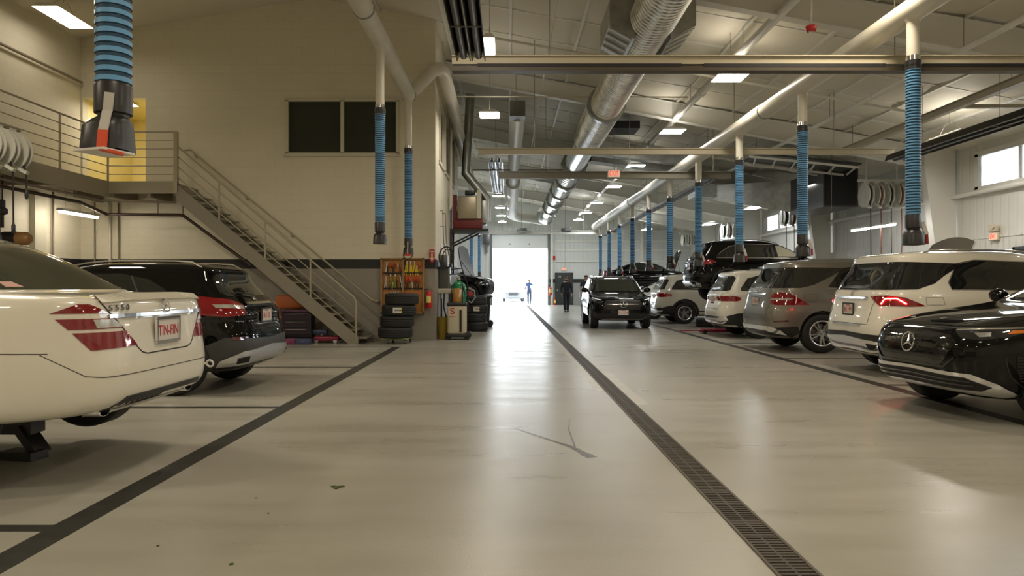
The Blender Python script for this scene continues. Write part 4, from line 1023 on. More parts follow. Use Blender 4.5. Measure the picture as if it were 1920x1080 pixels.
# ------------------------------------------------------------------ lamps
def lampcol(Y):
    t = min(1, max(0, (Y-10)/22)); return tuple(a+(b2-a)*t for a, b2 in zip((1, .86, .66), (.95, .98, 1)))
HOUS = mat('white lamp housing', (.7,.69,.63), .5)
def lamp(X, Y, Z, wx_, wy, label, wires=True, tilt=0, st=1.0, wall=False, group=None):
    t = thing('ceiling_light' if not wall else 'tube_light', label, 'light', (X, Y, Z), group=group)
    k = f'lamp {int(Y/4)} {st:.1f}'
    col = lampcol(Y); M = mat(k, col, .5, emit=col, es=LAMP*st)
    g = MB(); g.prism([(X-wx_/2-.02, Z), (X+wx_/2+.02, Z), (X+wx_/2*.6, Z+.07), (X-wx_/2*.6, Z+.07)], Y-wy/2-.02, Y+wy/2+.02); g.build('lamp_housing', HOUS, t)
    g = MB(); g.add([(X-wx_/2, Y-wy/2, Z-.004), (X+wx_/2, Y-wy/2, Z-.004), (X+wx_/2, Y+wy/2, Z-.004), (X-wx_/2, Y+wy/2, Z-.004)], [(0,1,2,3)]); g.build('diffuser', M, t)
    if Y > 12.5 and X > -1 and wires:
        g = MB(); g.add([(X-wx_*.28, Y-wy/2, Z+.074), (X+wx_*.28, Y-wy/2, Z+.074), (X+wx_*.28, Y+wy/2, Z+.074), (X-wx_*.28, Y+wy/2, Z+.074)], [(3,2,1,0)]); g.build('added_uplight', mat(f'uplight {int(Y/4)}', col, .5, emit=col, es=LAMP*.2), t)  # added glowing plane on the housing top, only to brighten the ceiling
    if wires:
        top = roof(X)-.1
        for s_ in (-1, 1):
            MB().tube([(X, Y+s_*wy*.35, Z+.07), (X, Y+s_*wy*.1, min(Z+.35, top-.02))], .004, 4, False).build('hanger_wire', STEEL, t)
        if top > Z+.36: MB().tube([(X, Y, Z+.3), (X, Y, top)], .004, 4, False).build('hanger_wire', STEEL, t)
    return t
ordn = ['nearest','second','third','fourth','fifth','sixth','seventh','eighth','ninth','tenth','eleventh','twelfth']
# row along the sprinkler main
ys = [(14.3,5.4),(19.3,5.4),(24.9,5.4),(30.0,5.4),(35.7,5.4),(40.5,5.4),(45.0,5.4)]
for k, (Y, Z) in enumerate(ys): lamp(4.42, Y, Z, .58, .6, f'{ordn[k]} square panel light hanging beside the sprinkler main')
for k, (Y, Z, a, b2) in enumerate([(17.45,5.4,.46,.6),(33,5.4,.5,.5),(38,5.4,.5,.5),(42.3,5.4,.5,.5),(46.3,5.4,.5,.5)]):
    lamp(-.44+.02*k, Y, Z, a, b2, f'{ordn[k]} bright panel light hanging near the white round duct')
lamp(-.31, 12.3, 5.3, .17, 1.15, 'narrow bright strip light beside the dark twin heater reflectors')
for k, (X, Y, Z) in enumerate([(10.0,16.3,4.62),(10.1,23.8,4.55),(10.2,29.8,4.5),(10.2,36.5,4.4),(8.2,42.5,4.6)]):
    lamp(X, Y, Z, .45, 1.2, f'{ordn[k]} panel light hanging along the right wall bays')
lamp(-9.0, 14.6, 6.7, .5, 1.2, 'panel light up by the left wall, behind the big blue hose', st=.14)
# lamps above and behind the viewer
for k, (X, Y) in enumerate([(4.42,8.6),(4.42,3.0),(4.42,-2.6),(-.44,7.0),(-.44,1.5),(-.44,-4),(9.5,9.5),(9.5,3),(9.5,-3.5),(-6.5,8.2),(-6.5,2.5),(-6.5,-3.5)]):
    lamp(X, Y, 5.45 if -2 < X < 9 else 5.0, .6, .6 if k != 9 else 1.2, 'square panel light hanging above the near end of the shop', group='panel lights over the near end', st=1.35 if X < -2 else 1.6 if X > 9 else 1.2 if X > 4 else 1.0)
for k, (X, Y) in enumerate([(-6,27.5),(-6,34),(-6,41),(2.0,29),(2.0,37)]):
    if X < 0: lamp(X, Y, 5.6, .6, .6, 'square panel light over the far left bays', group='panel lights over far left bays')
# tube lights
def tube_light(p0, p1, label, st=1.0):
    p0 = Vector(p0); p1 = Vector(p1); t = thing('tube_light', label, 'light', tuple((p0+p1)/2)); Y = p0.y
    col = lampcol(Y); M = mat(f'tube {int(Y)}', col, .5, emit=col, es=LAMP*.55*st)
    g = MB(); g.bar(p0+Vector((0,0,.05)), p1+Vector((0,0,.05)), .13, .05); g.build('lamp_housing', HOUS, t)
    g = MB(); g.tube([p0, p1], .026, 10); g.build('light_tube', M, t)
    for q in (.15, .85):
        p = p0.lerp(p1, q); MB().tube([p+Vector((0,0,.07)), (p.x, p.y, 3.42 if p.x < 0 else roof(p.x)-.02)], .004, 4, False).build('hanger_wire', STEEL, t)
tube_light((-9.15, 14.7, 2.78), (-9.15, 16.05, 2.78), 'lit tube light hanging under the walkway by the left wall', 1.5)
tube_light(W(1597, 433, 22.5), W(1678, 421, 19.6), 'long lit tube light on the right wall under the hose reels', 1.3)
# hallway lamp (upper passage)
lamp(-9.1, 17.1, 5.56, .5, .3, 'warm light inside the yellow upper passage', wires=False, st=.6)
# exit signs
def exit_sign(c, label, w_=.34, arrow=True, facing=(0,-1,0), cord=None, es=3.5):
    t = thing('exit_sign', label, 'sign', tuple(c)); c = Vector(c); N = Vector(facing); xx = Vector((-N.y, N.x, 0)); 
    M = Matrix(((xx.x, 0, N.x, c.x), (xx.y, 0, N.y, c.y), (0, 1, 0, c.z), (0,0,0,1))); h = w_*.62
    g = MB(); g.rbox(-w_/2, -h/2, -.03, w_/2, h/2, .03, .008); g.xf(M); g.build('sign_housing', mat('sign housing', (.62,.55,.42), .5), t)
    g = MB(); g.box(-w_/2+.02, -h/2+.02, .028, w_/2-.02, h/2-.02, .033); g.xf(M); g.build('sign_face', mat('lit sign face', (.7,.5,.38), .5, emit=(1,.62,.45), es=.5), t)
    Ml = Matrix.Translation(-Vector(t['_l'])) @ M
    text_obj('sign_text', 'EXIT', w_*.44, mat('lit red letters', (.8,.03,.02), .5, emit=(1,.015,.005), es=.7), t, Ml @ Matrix.Translation((-.005, 0, .036)) @ Matrix.Scale(.82, 4, (1,0,0)) @ Matrix.Scale(1.2, 4, (0,1,0)), .002)
    if cord: MB().tube([c+Vector((0,0,h/2)), c+Vector((0,0,cord))], .006, 5, False).build('hanging_rod', STEEL, t)
    return t
exit_sign(W(1151, 326, 19.0), 'red lettered EXIT sign hanging on a rod below the cross rails', .33, cord=1.2)
t = exit_sign((XR-.1, 18.05, 2.5), 'red EXIT sign on the right wall above the side door', .32, facing=(-1,0,0))
g = MB(); g.rbox(XR-.16, 17.95, 2.62, XR-.06, 18.2, 2.78, .01); g.lathe([(0,0),(.05,.0),(.055,.05),(.05,.06)], (XR-.2, 18.0, 2.74), 'X', 12); g.build('emergency_lamp', mat('sign housing'), t)
exit_sign((3.78, YF-.03, 2.42), 'glowing red EXIT sign above the dark far door', .36)
# ------------------------------------------------------------------ exhaust ducts and hoses
def pipe_y(name, segs, X, Z, m, label, cat='duct', rings=0, group=None):
    t = thing(name, label, cat, (X, segs[0][0], Z), group=group)
    for (y0, y1, r) in segs: MB().tube([(X, y0, Z), (X, y1, Z)], r, 24).build('duct_section', m, t)
    for (y0, y1, r) in segs:
        g = MB(); g.lathe([(r, -.02), (r+.012, -.02), (r+.012, .02), (r, .02)], (X, y1, Z), 'Y', 24); g.build('joint_ring', GALVD if m is DUCTW else m, t)
    return t
RX, RZ = 5.0, 4.66
td = pipe_y('exhaust_duct', [(-6, 7.3, .135), (7.3, 14.0, .15), (14.0, 22.2, .165), (22.2, 29, .18), (29, 41.2, .20)], RX, RZ, DUCTW, 'long white exhaust duct over the right row of cars, feeding the blue hoses')
td2 = pipe_y('exhaust_duct', [(-5, 6, .16), (6, 12.4-1.4, .16), (11.0, 16.0, .155)], -2.2, 5.5, DUCTW, 'white exhaust duct above the left stalls, ending at the office wall')
g = MB(); pts = [(-2.2, 16.0, 5.5)]
A = Vector((-2.2, 16.05, 5.5)); Bp = W(812, 132, 16.3); Cp = W(842, 170, 17.6)
pts = [A, A+Vector((.05,.05,.12)), A.lerp(Bp, .3), A.lerp(Bp, .7), Bp, Bp+Vector((.14,.06,.05)), W(832, 136, 16.6), Vector((-1.42, 17.3, 5.98)), Vector((-1.42, 19, 5.85)), Vector((-1.42, 23.6, 5.5)), Vector((-1.42, 30, 5.2))]
g.tube(pts, [.15]*6+[.15,.15,.16,.16,.17], 20); g.build('bent_duct', DUCTW, td2)
def ribbed(x, y, z0, z1, r, pitch, seg=18, tilt=(0,0)):
    g = MB(); n = int((z1-z0)/pitch); prof = []; mis = []
    for k in range(n):
        a = z0+(z1-z0)*k/n; p = (z1-z0)/n
        prof += [(r*.93, a), (r*.93, a+p*.35), (r, a+p*.45), (r, a+p*.9)]; mis += [1, 1, 0, 0]
    prof.append((r*.93, z1)); g.lathe(prof, (x, y, 0), 'Z', seg, mis=mis)
    return g
WSTRAP = mat('pale grey bracket', (.55,.52,.48), .4)
def hose(x, y, ztop, zw, zb, r, label, big=1.0, group=None, pitch=.035, far=False, style=0, bo=0):
    t = thing('exhaust_hose', label, 'hose', (x, y, zb), group=group)
    if ztop > zw:
        g = MB(); g.tube([(x, y, zw-.02), (x, y, ztop)], r*.86, 16); g.build('drop_pipe', DUCTW, t)
        g = MB(); g.lathe([(r*.86, 0), (r*1.45, .1), (r*1.5, .14)], (x, y, ztop-.08), 'Z', 16); g.build('saddle', DUCTW, t)
        g = MB(); g.lathe([(r*.9, 0), (r*1.04, 0), (r*1.04, .11), (r*.9, .11)], (x, y, zw-.09), 'Z', 18); g.lathe([(r*.9, .05),(r*1.09,.05),(r*1.09,.065),(r*.9,.065)], (x, y, zw-.09), 'Z', 18); g.build('hose_clamp', BLKPL, t)
        g = MB(); g.lathe([(r*.87, 0), (r*.92, 0), (r*.92, .06), (r*.87, .06)], (x, y, zw+.02), 'Z', 18); g.build('steel_collar', CHROME, t)
    nz = .36*big
    ribbed(x, y, zb+nz, zw-.05 if ztop > zw else zw, r, pitch, 14 if far else 20).build('ribbed_hose', [HOSEL, HOSED], t)
    # nozzle: cuff, neck and squared bell
    g = MB(); g.lathe([(r*.95, nz+.02), (r*1.04, nz), (r*1.04, nz-.15*big), (r*.86, nz-.155*big), (r*.83, nz-.18*big)], (x, y, zb), 'Z', 20)
    n = 20; v = []
    lv = [(r*.83, nz-.17*big, 2), (r*1.1, nz-.195*big, 2.6), (r*1.22, nz-.23*big, 3.5), (r*1.28, .0, 4.5), (r*1.16, 0, 4.5), (r*1.1, .1, 4.5)]
    for rr, h, e in lv:
        for k in range(n):
            a = 2*PI*k/n+(.5 if bo else .0); c, s_ = math.cos(a), math.sin(a); q = (abs(c)**e+abs(s_)**e)**(-1/e)
            v.append((x+rr*q*c+bo*min(1, max(0, (nz-.17*big-h)/.05)), y+rr*q*s_, zb+h))
    g.add(v, [(i*n+k, i*n+(k+1)%n, (i+1)*n+(k+1)%n, (i+1)*n+k) for i in range(len(lv)-1) for k in range(n)], True); g.add(v[-n:], [tuple(range(n))])
    g.build('rubber_nozzle', BLKPL, t)
    if style == 0:   # bracket strap with red latch at the outer side
        s_ = 1
        MB().bar((x+r*.95, y-r*.5, zb+nz*.78), (x+r*1.42, y-r*.8, zb+nz*.35), .05*big, .015, up=(0,1,0)).build('bracket', WSTRAP, t)
        MB().bar((x+r*1.42, y-r*.8, zb+nz*.35), (x+r*1.5, y-r*.8, zb+.01), .03*big, .02, up=(0,1,0)).build('latch', mat('latch red', (.35,.02,.01), .5), t)
    if style == 2:
        g = MB(); g.tube([(x+.1*math.cos(a), y-.1, zb+.0+.1*math.sin(a)*.9) for a in np.linspace(PI, 2*PI, 9)], .012, 7, False); g.build('handle_loop', BLACK, t)
        MB().bar((x, y-r*1.1, zb+nz*.8), (x, y-r*1.5, zb+.02), .05, .02, up=(1,0,0)).build('bracket', WSTRAP, t)
        MB().box(x-.06, y-r*1.6, zb-.02, x+.06, y-r*1.3, zb+.03).build('latch', RED, t)
    return t
for k in range(10):
    Y = 8.88+3.33*k; zw = 4.01 if k == 0 else 3.95
    hose(RX, Y, RZ-.08, zw, [1.76,1.76,1.78,1.78,1.80,1.80,1.8,1.8,1.8,1.8][k], .088 if k < 3 else .095, f'blue exhaust hose hanging over the right row, {ordn[k]} from the viewer', 1.0, pitch=.035 if k < 4 else .06, far=k > 3, style=0)
# big near hose, with strap and plate
bx = -2.19; by = 4.0; nb = -.028
t = hose(bx, by, 5.36, 4.6, 2.0, .094, 'large blue ribbed exhaust hose with black nozzle and orange strap, nearest of all hoses', pitch=.052, style=1, big=.98, bo=nb)
FX = bx-.045; FYy = by-.125
zz = 2.0; yf = by-.125; xs_ = W(197, 0, yf).x
MB().tube([(xs_+.012, by-.098, zz+.27), (xs_+.012, by-.098, zz+.33)], .001, 4).build('strap_rivet', STEEL, t)
g = MB(); g.bar((xs_+.012, by-.104, zz+.30), (xs_, by-.10, zz+.20), .05, .01, up=(0,1,0)); g.bar((xs_, by-.105, zz+.20), (xs_-.005, by-.135, zz+.09), .05, .01, up=(0,1,0)); g.build('bracket', WSTRAP, t)
MB().bar((xs_-.005, by-.135, zz+.09), (xs_-.008, by-.145, zz-.01), .052, .012, up=(0,1,0)).build('strap', mat('orange strap', (.7,.08,.02), .5), t)
P4 = [Vector((-2.215+.15*math.cos(a), 3.955+.15*math.sin(a), 1.993)) for a in (3.6, 5.17, .46, 2.03)]
g = MB(); g.add([tuple(q) for q in P4]+[(q.x, q.y, q.z-.012) for q in P4], [(0,1,2,3),(7,6,5,4),(0,4,5,1),(1,5,6,2),(2,6,7,3),(3,7,4,0)]); g.build('flap_plate', mat('white flap', (.75,.72,.66), .4), t)
MB().bar((xs_-.02, by-.15, zz-.012), W(232, 290, by-.09)+Vector((0,0,.0)), .05, .014, up=(0,0,1)).build('strap', MATS['orange strap'], t)
hose(-2.2, 12.4, 5.4, W(0, 205, 12.4).z, 1.98, .088, 'blue exhaust hose with black nozzle hanging before the upper office window', style=3)
hose(-2.2, 15.95, 5.4, W(0, 280, 15.95).z, 1.94, .088, 'blue exhaust hose with handle loop hanging above the tool board', style=2)
for k, (px, Y) in enumerate([(884, 40.5), (899, 44.5)]):
    x = (px-CX)*Y/F; hose(x, Y, roof(x)-.15, 4.4, 1.75, .1, ['dark blue exhaust hose in the far left bays beside the raised hood', 'dark blue exhaust hose in the far left bays nearest the roll up door'][k], pitch=.06, far=True)
# ------------------------------------------------------------------ galvanised spiral duct
def spiral(y0, y1, r, X, Z, rib=True, pitch=.12):
    g = MB()
    if rib:
        prof = []; y = y0
        while y < y1-.02:
            prof += [(r, y), (r, y+pitch*.8), (r+.014, y+pitch*.86), (r+.014, y+pitch*.94)]; y += pitch
        prof.append((r, y1)); g.lathe(prof, (X, 0, Z), 'Y', 40)
    else: g.lathe([(r, y0), (r, y1)], (X, 0, Z), 'Y', 40, cap=True)
    return g
GX, GZ = 2.42, 5.72
t = thing('ventilation_duct', 'big shiny spiral ventilation duct running under the roof', 'duct', (GX, 9, GZ))
spiral(-4, 17.7, .375, GX, GZ).build('spiral_section', GALV, t)
spiral(17.75, 21.6, .43, GX, GZ, pitch=.16).build('spiral_section', GALV, t)
g = MB(); g.lathe([(.36,17.6),(.47,17.6),(.47,17.8),(.36,17.8)], (GX, 0, GZ), 'Y', 40); g.build('joint_ring', GALVD, t)
spiral(21.6, 26, .37, GX, GZ-.03, False).build('smooth_section', GALV, t)
spiral(26, 33, .40, GX, GZ-.05, True, .4).build('smooth_section', GALV, t)
for y in (26, 29.5, 33, 36.5, 40):
    g = MB(); g.lathe([(.2,-.25),(.5,-.25),(.52,.0),(.5,.25),(.2,.25)], (GX, y+.3, GZ-.05), 'Y', 8); g.build('flared_collar', GALVD, t)
spiral(33, 43, .33, GX-.05, GZ-.08, True, .5).build('smooth_section', GALV, t)
g = MB(); g.lathe([(.3,-.5),(.62,0),(.62,.15)], (GX-.05, 43.6, GZ-.1), 'Y', 20); g.build('end_diffuser', GALV, t)
# saddle diffusers flanking the near section
for s_ in (-1, 1):
    g = MB(); cx_ = GX+s_*.30
    g.add([(cx_, 12.0, GZ-.34), (cx_+s_*.42, 12.0, GZ-.12), (cx_+s_*.42, 12.0, GZ+.30), (cx_, 12.0, GZ+.34),
           (cx_, 13.2, GZ-.34), (cx_+s_*.42, 13.2, GZ-.12), (cx_+s_*.42, 13.2, GZ+.30), (cx_, 13.2, GZ+.34)], [(0,1,2,3),(7,6,5,4),(0,4,5,1),(1,5,6,2),(2,6,7,3),(3,7,4,0)])
    o = g.build('side_diffuser', GALVD, t)
    for q in range(4): MB().bar((cx_+s_*.05, 12.1+.3*q, GZ-.33), (cx_+s_*.41, 12.1+.3*q, GZ-.135), .03, .02).build('grille_bar', WHITE, o)
for y in (3, 8, 14.6, 19, 24, 30, 36):
    MB().tube([(GX, y, GZ+.3), (GX, y, roof(GX)-.12)], .008, 5, False).build('hanger_rod', STEEL, t)
g = MB(); g.bar((GX+.35, 24.6, GZ-.05), (GX+4.8, 26.0, GZ-.35), .5, .35); g.bar((GX+.2, 22.3, GZ-.25), (GX+3.4, 22.6, GZ-.55), .35, .3); g.build('branch_duct', GALVD, t)
# white round duct in the middle
t = thing('ventilation_duct', 'white round duct with dark square collar, left of the shiny spiral duct', 'duct', (.2, 18, 5.6))
MB().tube([(.24, 18.2, 5.62), (.22, 30, 5.6)], .21, 24).build('duct_section', WHITE, t)
g = MB(); g.tube([(.22, 30, 5.6), (.2, 42, 5.55), (.25, 43, 5.55), (.6, 43.9, 5.5), (1.3, 44.2, 5.45), (2.4, 44.2, 5.3)], .30, 24); g.build('duct_section', WHITE, t)
MB().box(.24-.19, 17.7, 5.44, .24+.19, 18.25, 5.82).build('square_collar', mat('dark grey sheet', (.09,.085,.07), .5), t)
for y in (19, 26, 34, 41): MB().tube([(.22, y, 5.8), (.22, y, roof(.22)-.1)], .008, 5, False).build('hanger_rod', STEEL, t)
# dark hanging return boxes near the roof
one(MB().box(3.05, 21.5, 5.98, 3.95, 22.5, 6.2), 'air_grille', DARK, 'black square air opening between the spiral duct and sprinkler main', 'vent')
# pipes
def longpipe(X, Z, r, y0, y1, label, m=WHITE, name='pipe', cat='pipe', hang=(), joints=()):
    t = thing(name, label, cat, (X, y0, Z)); MB().tube([(X, y0, Z), (X, y1, Z)], r, 12).build('pipe_run', m, t)
    for y in joints: MB().lathe([(r, -.04), (r*1.35, -.04), (r*1.35, .04), (r, .04)], (X, y, Z), 'Y', 12).build('coupling', m, t)
    for y in hang: MB().tube([(X, y, Z+r), (X, y, roof(X)-.06)], .006, 5, False).build('hanger_rod', STEEL, t)
    return t
longpipe(4.57, 5.83, .085, -6, 46, 'thick white sprinkler main pipe rising over the aisle', hang=(6,10,14,18,24,30,36), joints=(5,11,17,23,29,35,41))
longpipe(7.6, 5.2, .05, -6, 47, 'thin white pipe between the right exhaust duct and the wall', hang=(7,12,17,22,27,32,40), joints=(9,15,21,27))
longpipe(2.9, 6.25, .03, -6, 20, 'slim pale conduit close under the roof beside the spiral duct', hang=(8, 14))
longpipe(XR-.16, 3.68, .06, -6, 47, 'pale pipe running along the right wall under the windows', joints=(10,15,20,25,30))
t = longpipe(-9.82, 5.95, .03, -4, 16.6, 'dark conduit along the top of the left wall', m=STEEL)
longpipe(.9, 6.5, .02, 2, 46, 'thin conduit under the roof over the aisle centre', m=WHITE)
# diagonal cross pipes
for k, (Y, x0, x1, dz) in enumerate([(15.6, -1.0, 8.8, .6), (23.0, -1.0, 11.2, .62), (31, -1.2, 11.2, .62), (38.6, -1.3, 11.2, .62)]):
    g = MB(); g.tube([(x0, Y, roof(x0)-dz), (x1, Y, roof(x1)-dz)], .03, 8); g.tube([(x0+3, Y, roof(x0+3)-dz), (x0+3, Y, roof(x0+3)-.1)], .008, 5, False)
    one(g, 'branch_pipe', WHITE, f'{ordn[k]} white branch pipe crossing below the sloped roof', 'pipe')
g = MB(); g.tube([(-1.6, 18.0, 6.0), (4.5, 18.0, 5.98)], .018, 8); one(g, 'branch_pipe', CREAM, 'thin straight cream pipe crossing level with the white duct collar', 'pipe')
g = MB(); g.tube([(-1.5, 26.0, 5.45), (2.0, 26.0, 5.45)], .03, 8); one(g, 'branch_pipe', STEEL, 'short brown pipe crossing behind the white round duct', 'pipe')
# ------------------------------------------------------------------ cross rails and heaters
BEAMM = mat('beige crossing rail', (.48,.43,.31), .45); BEAMD = mat('dark brown rail underside', (.07,.055,.035), .45)
def cross_rail(Y, x0, x1, z0, z1, label, dark=None, m=None, hang=True):
    t = thing('crossing_rail', label, 'rail', ((x0+x1)/2, Y, z0))
    g = MB(); g.box(x0, Y-.05, z0, x1, Y+.05, z1); g.box(x0, Y-.08, z1-.012, x1, Y+.08, z1+.003); g.build('rail_channel', m or BEAMM, t)
    if dark:
        for (a, b2) in dark[1]: MB().box(a, Y-.075, z0-.045, b2, Y+.07, z0-.001).build('dark_insert', DARK, t)
        g = MB(); g.box(x0+.0, Y-.07, dark[0], x1, Y+.09, z0-.031); g.build('lower_channel', BEAMD, t)
    x = x0+1.3
    while x < x1-.2 and hang:
        if abs(x-GX) > .55: MB().tube([(x, Y, z1), (x, Y, roof(x)-.13)], .007, 5, False).build('hanger_rod', STEEL, t)
        x += 2.3
    return t
cross_rail(9.6, -.74, 7.4, 4.201, 4.308, 'nearest long crossing rail, beige over dark brown, spanning the whole hall', (4.109, [(-.4, 2.3), (2.6, 5.0), (5.5, 7.4)]))
cross_rail(16.6, -.68, 8.89, 4.287, 4.42, 'bright cream crossing rail, second from the viewer')
cross_rail(19.8, -.25, 6.13, 4.21, 4.40, 'grey crossing rail behind the hanging sign, third from the viewer', None, mat('dark grey rail', (.12,.11,.08), .5))
cross_rail(41.0, -1.6, 6.6, 4.22, 4.42, 'farthest crossing rail above the roll up door', None, WHITE)
REFL = mat('dark heater reflector', (.028,.026,.024), .28, .8)
def heater(X, Z, y0, y1, wd, label, m=REFL, tubes=True):
    t = thing('radiant_heater', label, 'heater', (X, y0, Z)); h = wd*.30
    for s_ in (-1, 1):
        c = X+s_*wd*.25; q = wd*.24
        g = MB(); po = [(c-q, Z), (c-q*.45, Z+h), (c+q*.45, Z+h), (c+q, Z), (c+q-.01, Z), (c+q*.42, Z+h-.012), (c-q*.42, Z+h-.012), (c-q+.01, Z)]
        g.prism(po, y0, y1); g.build('reflector', m, t)
        g = MB(); g.tube([(c, y0+.1, Z+h*.45), (c, y1-.05, Z+h*.45)], .045, 12); g.build('burner_tube', mat('dull heater tube', (.16,.15,.14), .35, .9), t)
    y = y0+.6
    while y < y1:
        MB().bar((X-wd/2, y, Z+.01), (X+wd/2, y, Z+.01), .012, .012).build('wire_hanger', STEEL, t)
        MB().tube([(X, y, Z+.02), (X, y, roof(X)-.12)], .006, 5, False).build('hanger_rod', STEEL, t); y += 2.4
    return t
heater(-.465, 4.126, 2.6, 9.2, .38, 'dark twin radiant heater reflectors overhead left of the strip light')
heater(-.42, 5.45, 24.4, 33, .5, 'shiny twin radiant heater beyond the cream crossing rail', m=mat('bright reflector', (.4,.4,.42), .2, 1))
g = heater(8.75, 4.08, 5, 16.3, .46, 'dark twin radiant heater along the right wall, nearest end')
heater(6.0, 4.38, 21.0, 45, .3, 'dark radiant heater running to the far wall over the right bays', m=mat('matt dark reflector', (.02,.02,.02), .6))
t = thing('unistrut_beam', 'beige channel beam slanting over the right bays', 'beam', (9.1, 8, 4.9))
g = MB(); g.box(9.03, -5, 4.84, 9.17, 19.9, 4.97); g.box(8.99, -5, 4.965, 9.21, 19.9, 4.98); g.build('channel', mat('beige channel', (.40,.36,.27), .5), t)
for y in (7, 10, 13, 16, 19): MB().tube([(9.1, y, 4.97), (9.1, y, roof(9.1)-.07)], .008, 5, False).build('hanger_rod', STEEL, t)
g = MB(); g.bar((9.17, 14.6, 4.9), (11.2, 14.6, 4.9), .1, .07); g.build('cross_arm', MATS['beige channel'], t)
# smoke detector
t = thing('smoke_detector', 'round red ceiling alarm between the sprinkler main and right exhaust duct', 'alarm', tuple(W(1522, 50, 11.0)))
p = W(1521, 50, 11.0); g = MB(); g.lathe([(0,-.05),(.07,-.05),(.085,0),(.06,.02),(0,.03)], p, 'Z', 18); g.build('alarm_head', RED, t)
for a in range(3): MB().bar(p+Vector((.05*math.cos(a*2.1), .05*math.sin(a*2.1), -.03)), p+Vector((.06*math.cos(a*2.1), .06*math.sin(a*2.1), -.075)), .03, .02).build('strobe', RED, t)
MB().tube([p+Vector((0,0,.02)), (p.x, p.y, roof(p.x)-.05)], .02, 8).build('mounting_stem', WHITE, t)
# ------------------------------------------------------------------ HVAC unit on the right
DKS = mat('dark unit casing', (.05,.05,.045), .45)
t = thing('air_handler', 'large dark air handling unit with black square mouth by the right wall', 'ventilation unit', (10.2, 23, 3.9))
p0, p1 = W(1525, 398, 23.5), W(1590, 345, 23.5)
g = MB(); x0, x1, z0, z1 = 9.9, 11.0, 3.75, 4.95
g.box(x0, 22.6, z0, x1, 25.2, z1); g.build('casing', DKS, t)
g = MB(); g.box(x0+.06, 22.57, z0+.06, x1-.06, 22.6, z1-.06); g.build('black_opening', DARK, t)
g = MB(); g.add([(x0, 25.2, z0+.1), (x1, 25.2, z0+.1), (x1, 25.2, z1), (x0, 25.2, z1), (x0-2.2, 27.0, z0+.75), (x1-2.2, 27.6, z0+.75), (x1-2.2, 27.6, z1+.1), (x0-2.2, 27.0, z1+.1)], [(0,1,2,3),(7,6,5,4),(0,4,5,1),(1,5,6,2),(2,6,7,3),(3,7,4,0)]); g.build('transition', GALVD, t)
MB().box(7.0, 26.9, 4.6, 9.0, 28.0, 5.1).build('duct_box', GALVD, t)
for x in (7.6, 10.0): MB().box(x, 23.5, 5.0, x+.05, 23.55, roof(x)-.02).build('hanger_rod', STEEL, t)
t = thing('duct_platform', 'dark ladder framed tray hung under the roof beside the air handler', 'frame', (8.4, 22, 5.0))
g = MB(); g.bar((7.0, 20.9, 5.02), (10.2, 20.9, 4.7), .06, .06); g.bar((7.4, 22.3, 5.02), (10.4, 22.3, 4.7), .06, .06)
for q in range(6): g.bar((7.2+.58*q, 20.9, 5.0-.058*q), (7.6+.58*q, 22.3, 5.0-.058*q), .04, .04)
g.build('frame', WHITE, t); g = MB(); g.bar((7.3, 21.6, 5.12), (10.3, 21.6, 4.82), 1.3, .05); g.build('tray', DKS, t)
# ------------------------------------------------------------------ hose reels
REELW = mat('white hose reel', (.62,.62,.55), .35)
def reel(x, y, z, r, label, hosecol, drop, group, far=False, rzz=0):
    t = thing('hose_reel', label, 'hose reel', (x, y, z), rzz, group)
    for dx in (-.055, .055):
        g = MB(); g.lathe([(0, -.006), (r, -.012), (r, .012), (0, .006)], (x+dx, y, z), 'X', 26); g.build('reel_disc', REELW, t)
    g = MB(); g.lathe([(r*.55, -.05), (r*.82, -.045), (r*.82, .045), (r*.55, .05)], (x, y, z), 'X', 22); g.build('wound_hose', mat(*hosecol), t)
    g = MB(); g.bar((x-.075, y, z+r*.95), (x-.075, y-.02, z-r*.9), .1, .02, up=(1,0,0)); g.bar((x-.075, y-.02, z-r*.6), (x-.04, y-r*.9, z-r*1.1), .09, .05); g.box(x-.08, y-.04, z+r*.9, x+.08, y+.04, z+r*1.12); g.build('bracket_arm', REELW, t)
    if drop:
        g = MB(); g.tube([(x, y-r*.6, z-r*.6), (x, y-r*.75, z-r*1.2), (x+.01, y-r*.75, z-drop)], .014, 7); g.lathe([(.012,-.1),(.03,-.06),(.03,.04),(.012,.08)], (x+.01, y-r*.75, z-drop), 'Z', 8); g.build('hanging_hose', mat(*hosecol), t)
    return t
BRH = ('brown hose rubber', (.16,.05,.03), .5); BKH = ('black hose rubber', (.015,.015,.015), .5)
def reel_bank(x0, n, dx, y, z, r, where, drops, far=False):
    g = MB(); g.box(x0-.25, y-.03, z+r*1.12, x0+dx*(n-1)+.25, y+.03, z+r*1.12+.07)
    for k in range(2):
        xx_ = x0+dx*(n-1)*k; g.box(xx_-.02, y-.02, z+r*1.1, xx_+.02, y+.02, roof(xx_)-.13)
    for k in range(14): g.lathe([(.0,-.004),(.025,-.004),(.025,.004),(0,.004)], (x0-.2+(dx*(n-1)+.4)*k/13, y-.035, z+r*1.12+.035), 'Y', 8)
    one(g, 'reel_rack', REELW, f'white perforated rack holding the {where}', 'rack')
    for k in range(n): reel(x0+dx*k, y, z, r, f'{ordn[k]} white reel from the aisle side in the {where}', BRH if k % 2 else BKH, drops[k] if drops else 0, None)
reel_bank(10.55, 4, .30, 21.2, 3.93, .36, 'nearest right wall reel bank', (2.0, 2.4, 1.9, 2.6))
reel_bank(10.7, 3, .30, 27.9, 3.93, .33, 'second right wall reel bank', (1.6, 2.0, 1.8))
reel_bank(10.65, 4, .30, 35.6, 3.98, .33, 'third right wall reel bank', None)
reel_bank(10.6, 4, .32, 43.5, 4.05, .33, 'farthest right wall reel bank', None)
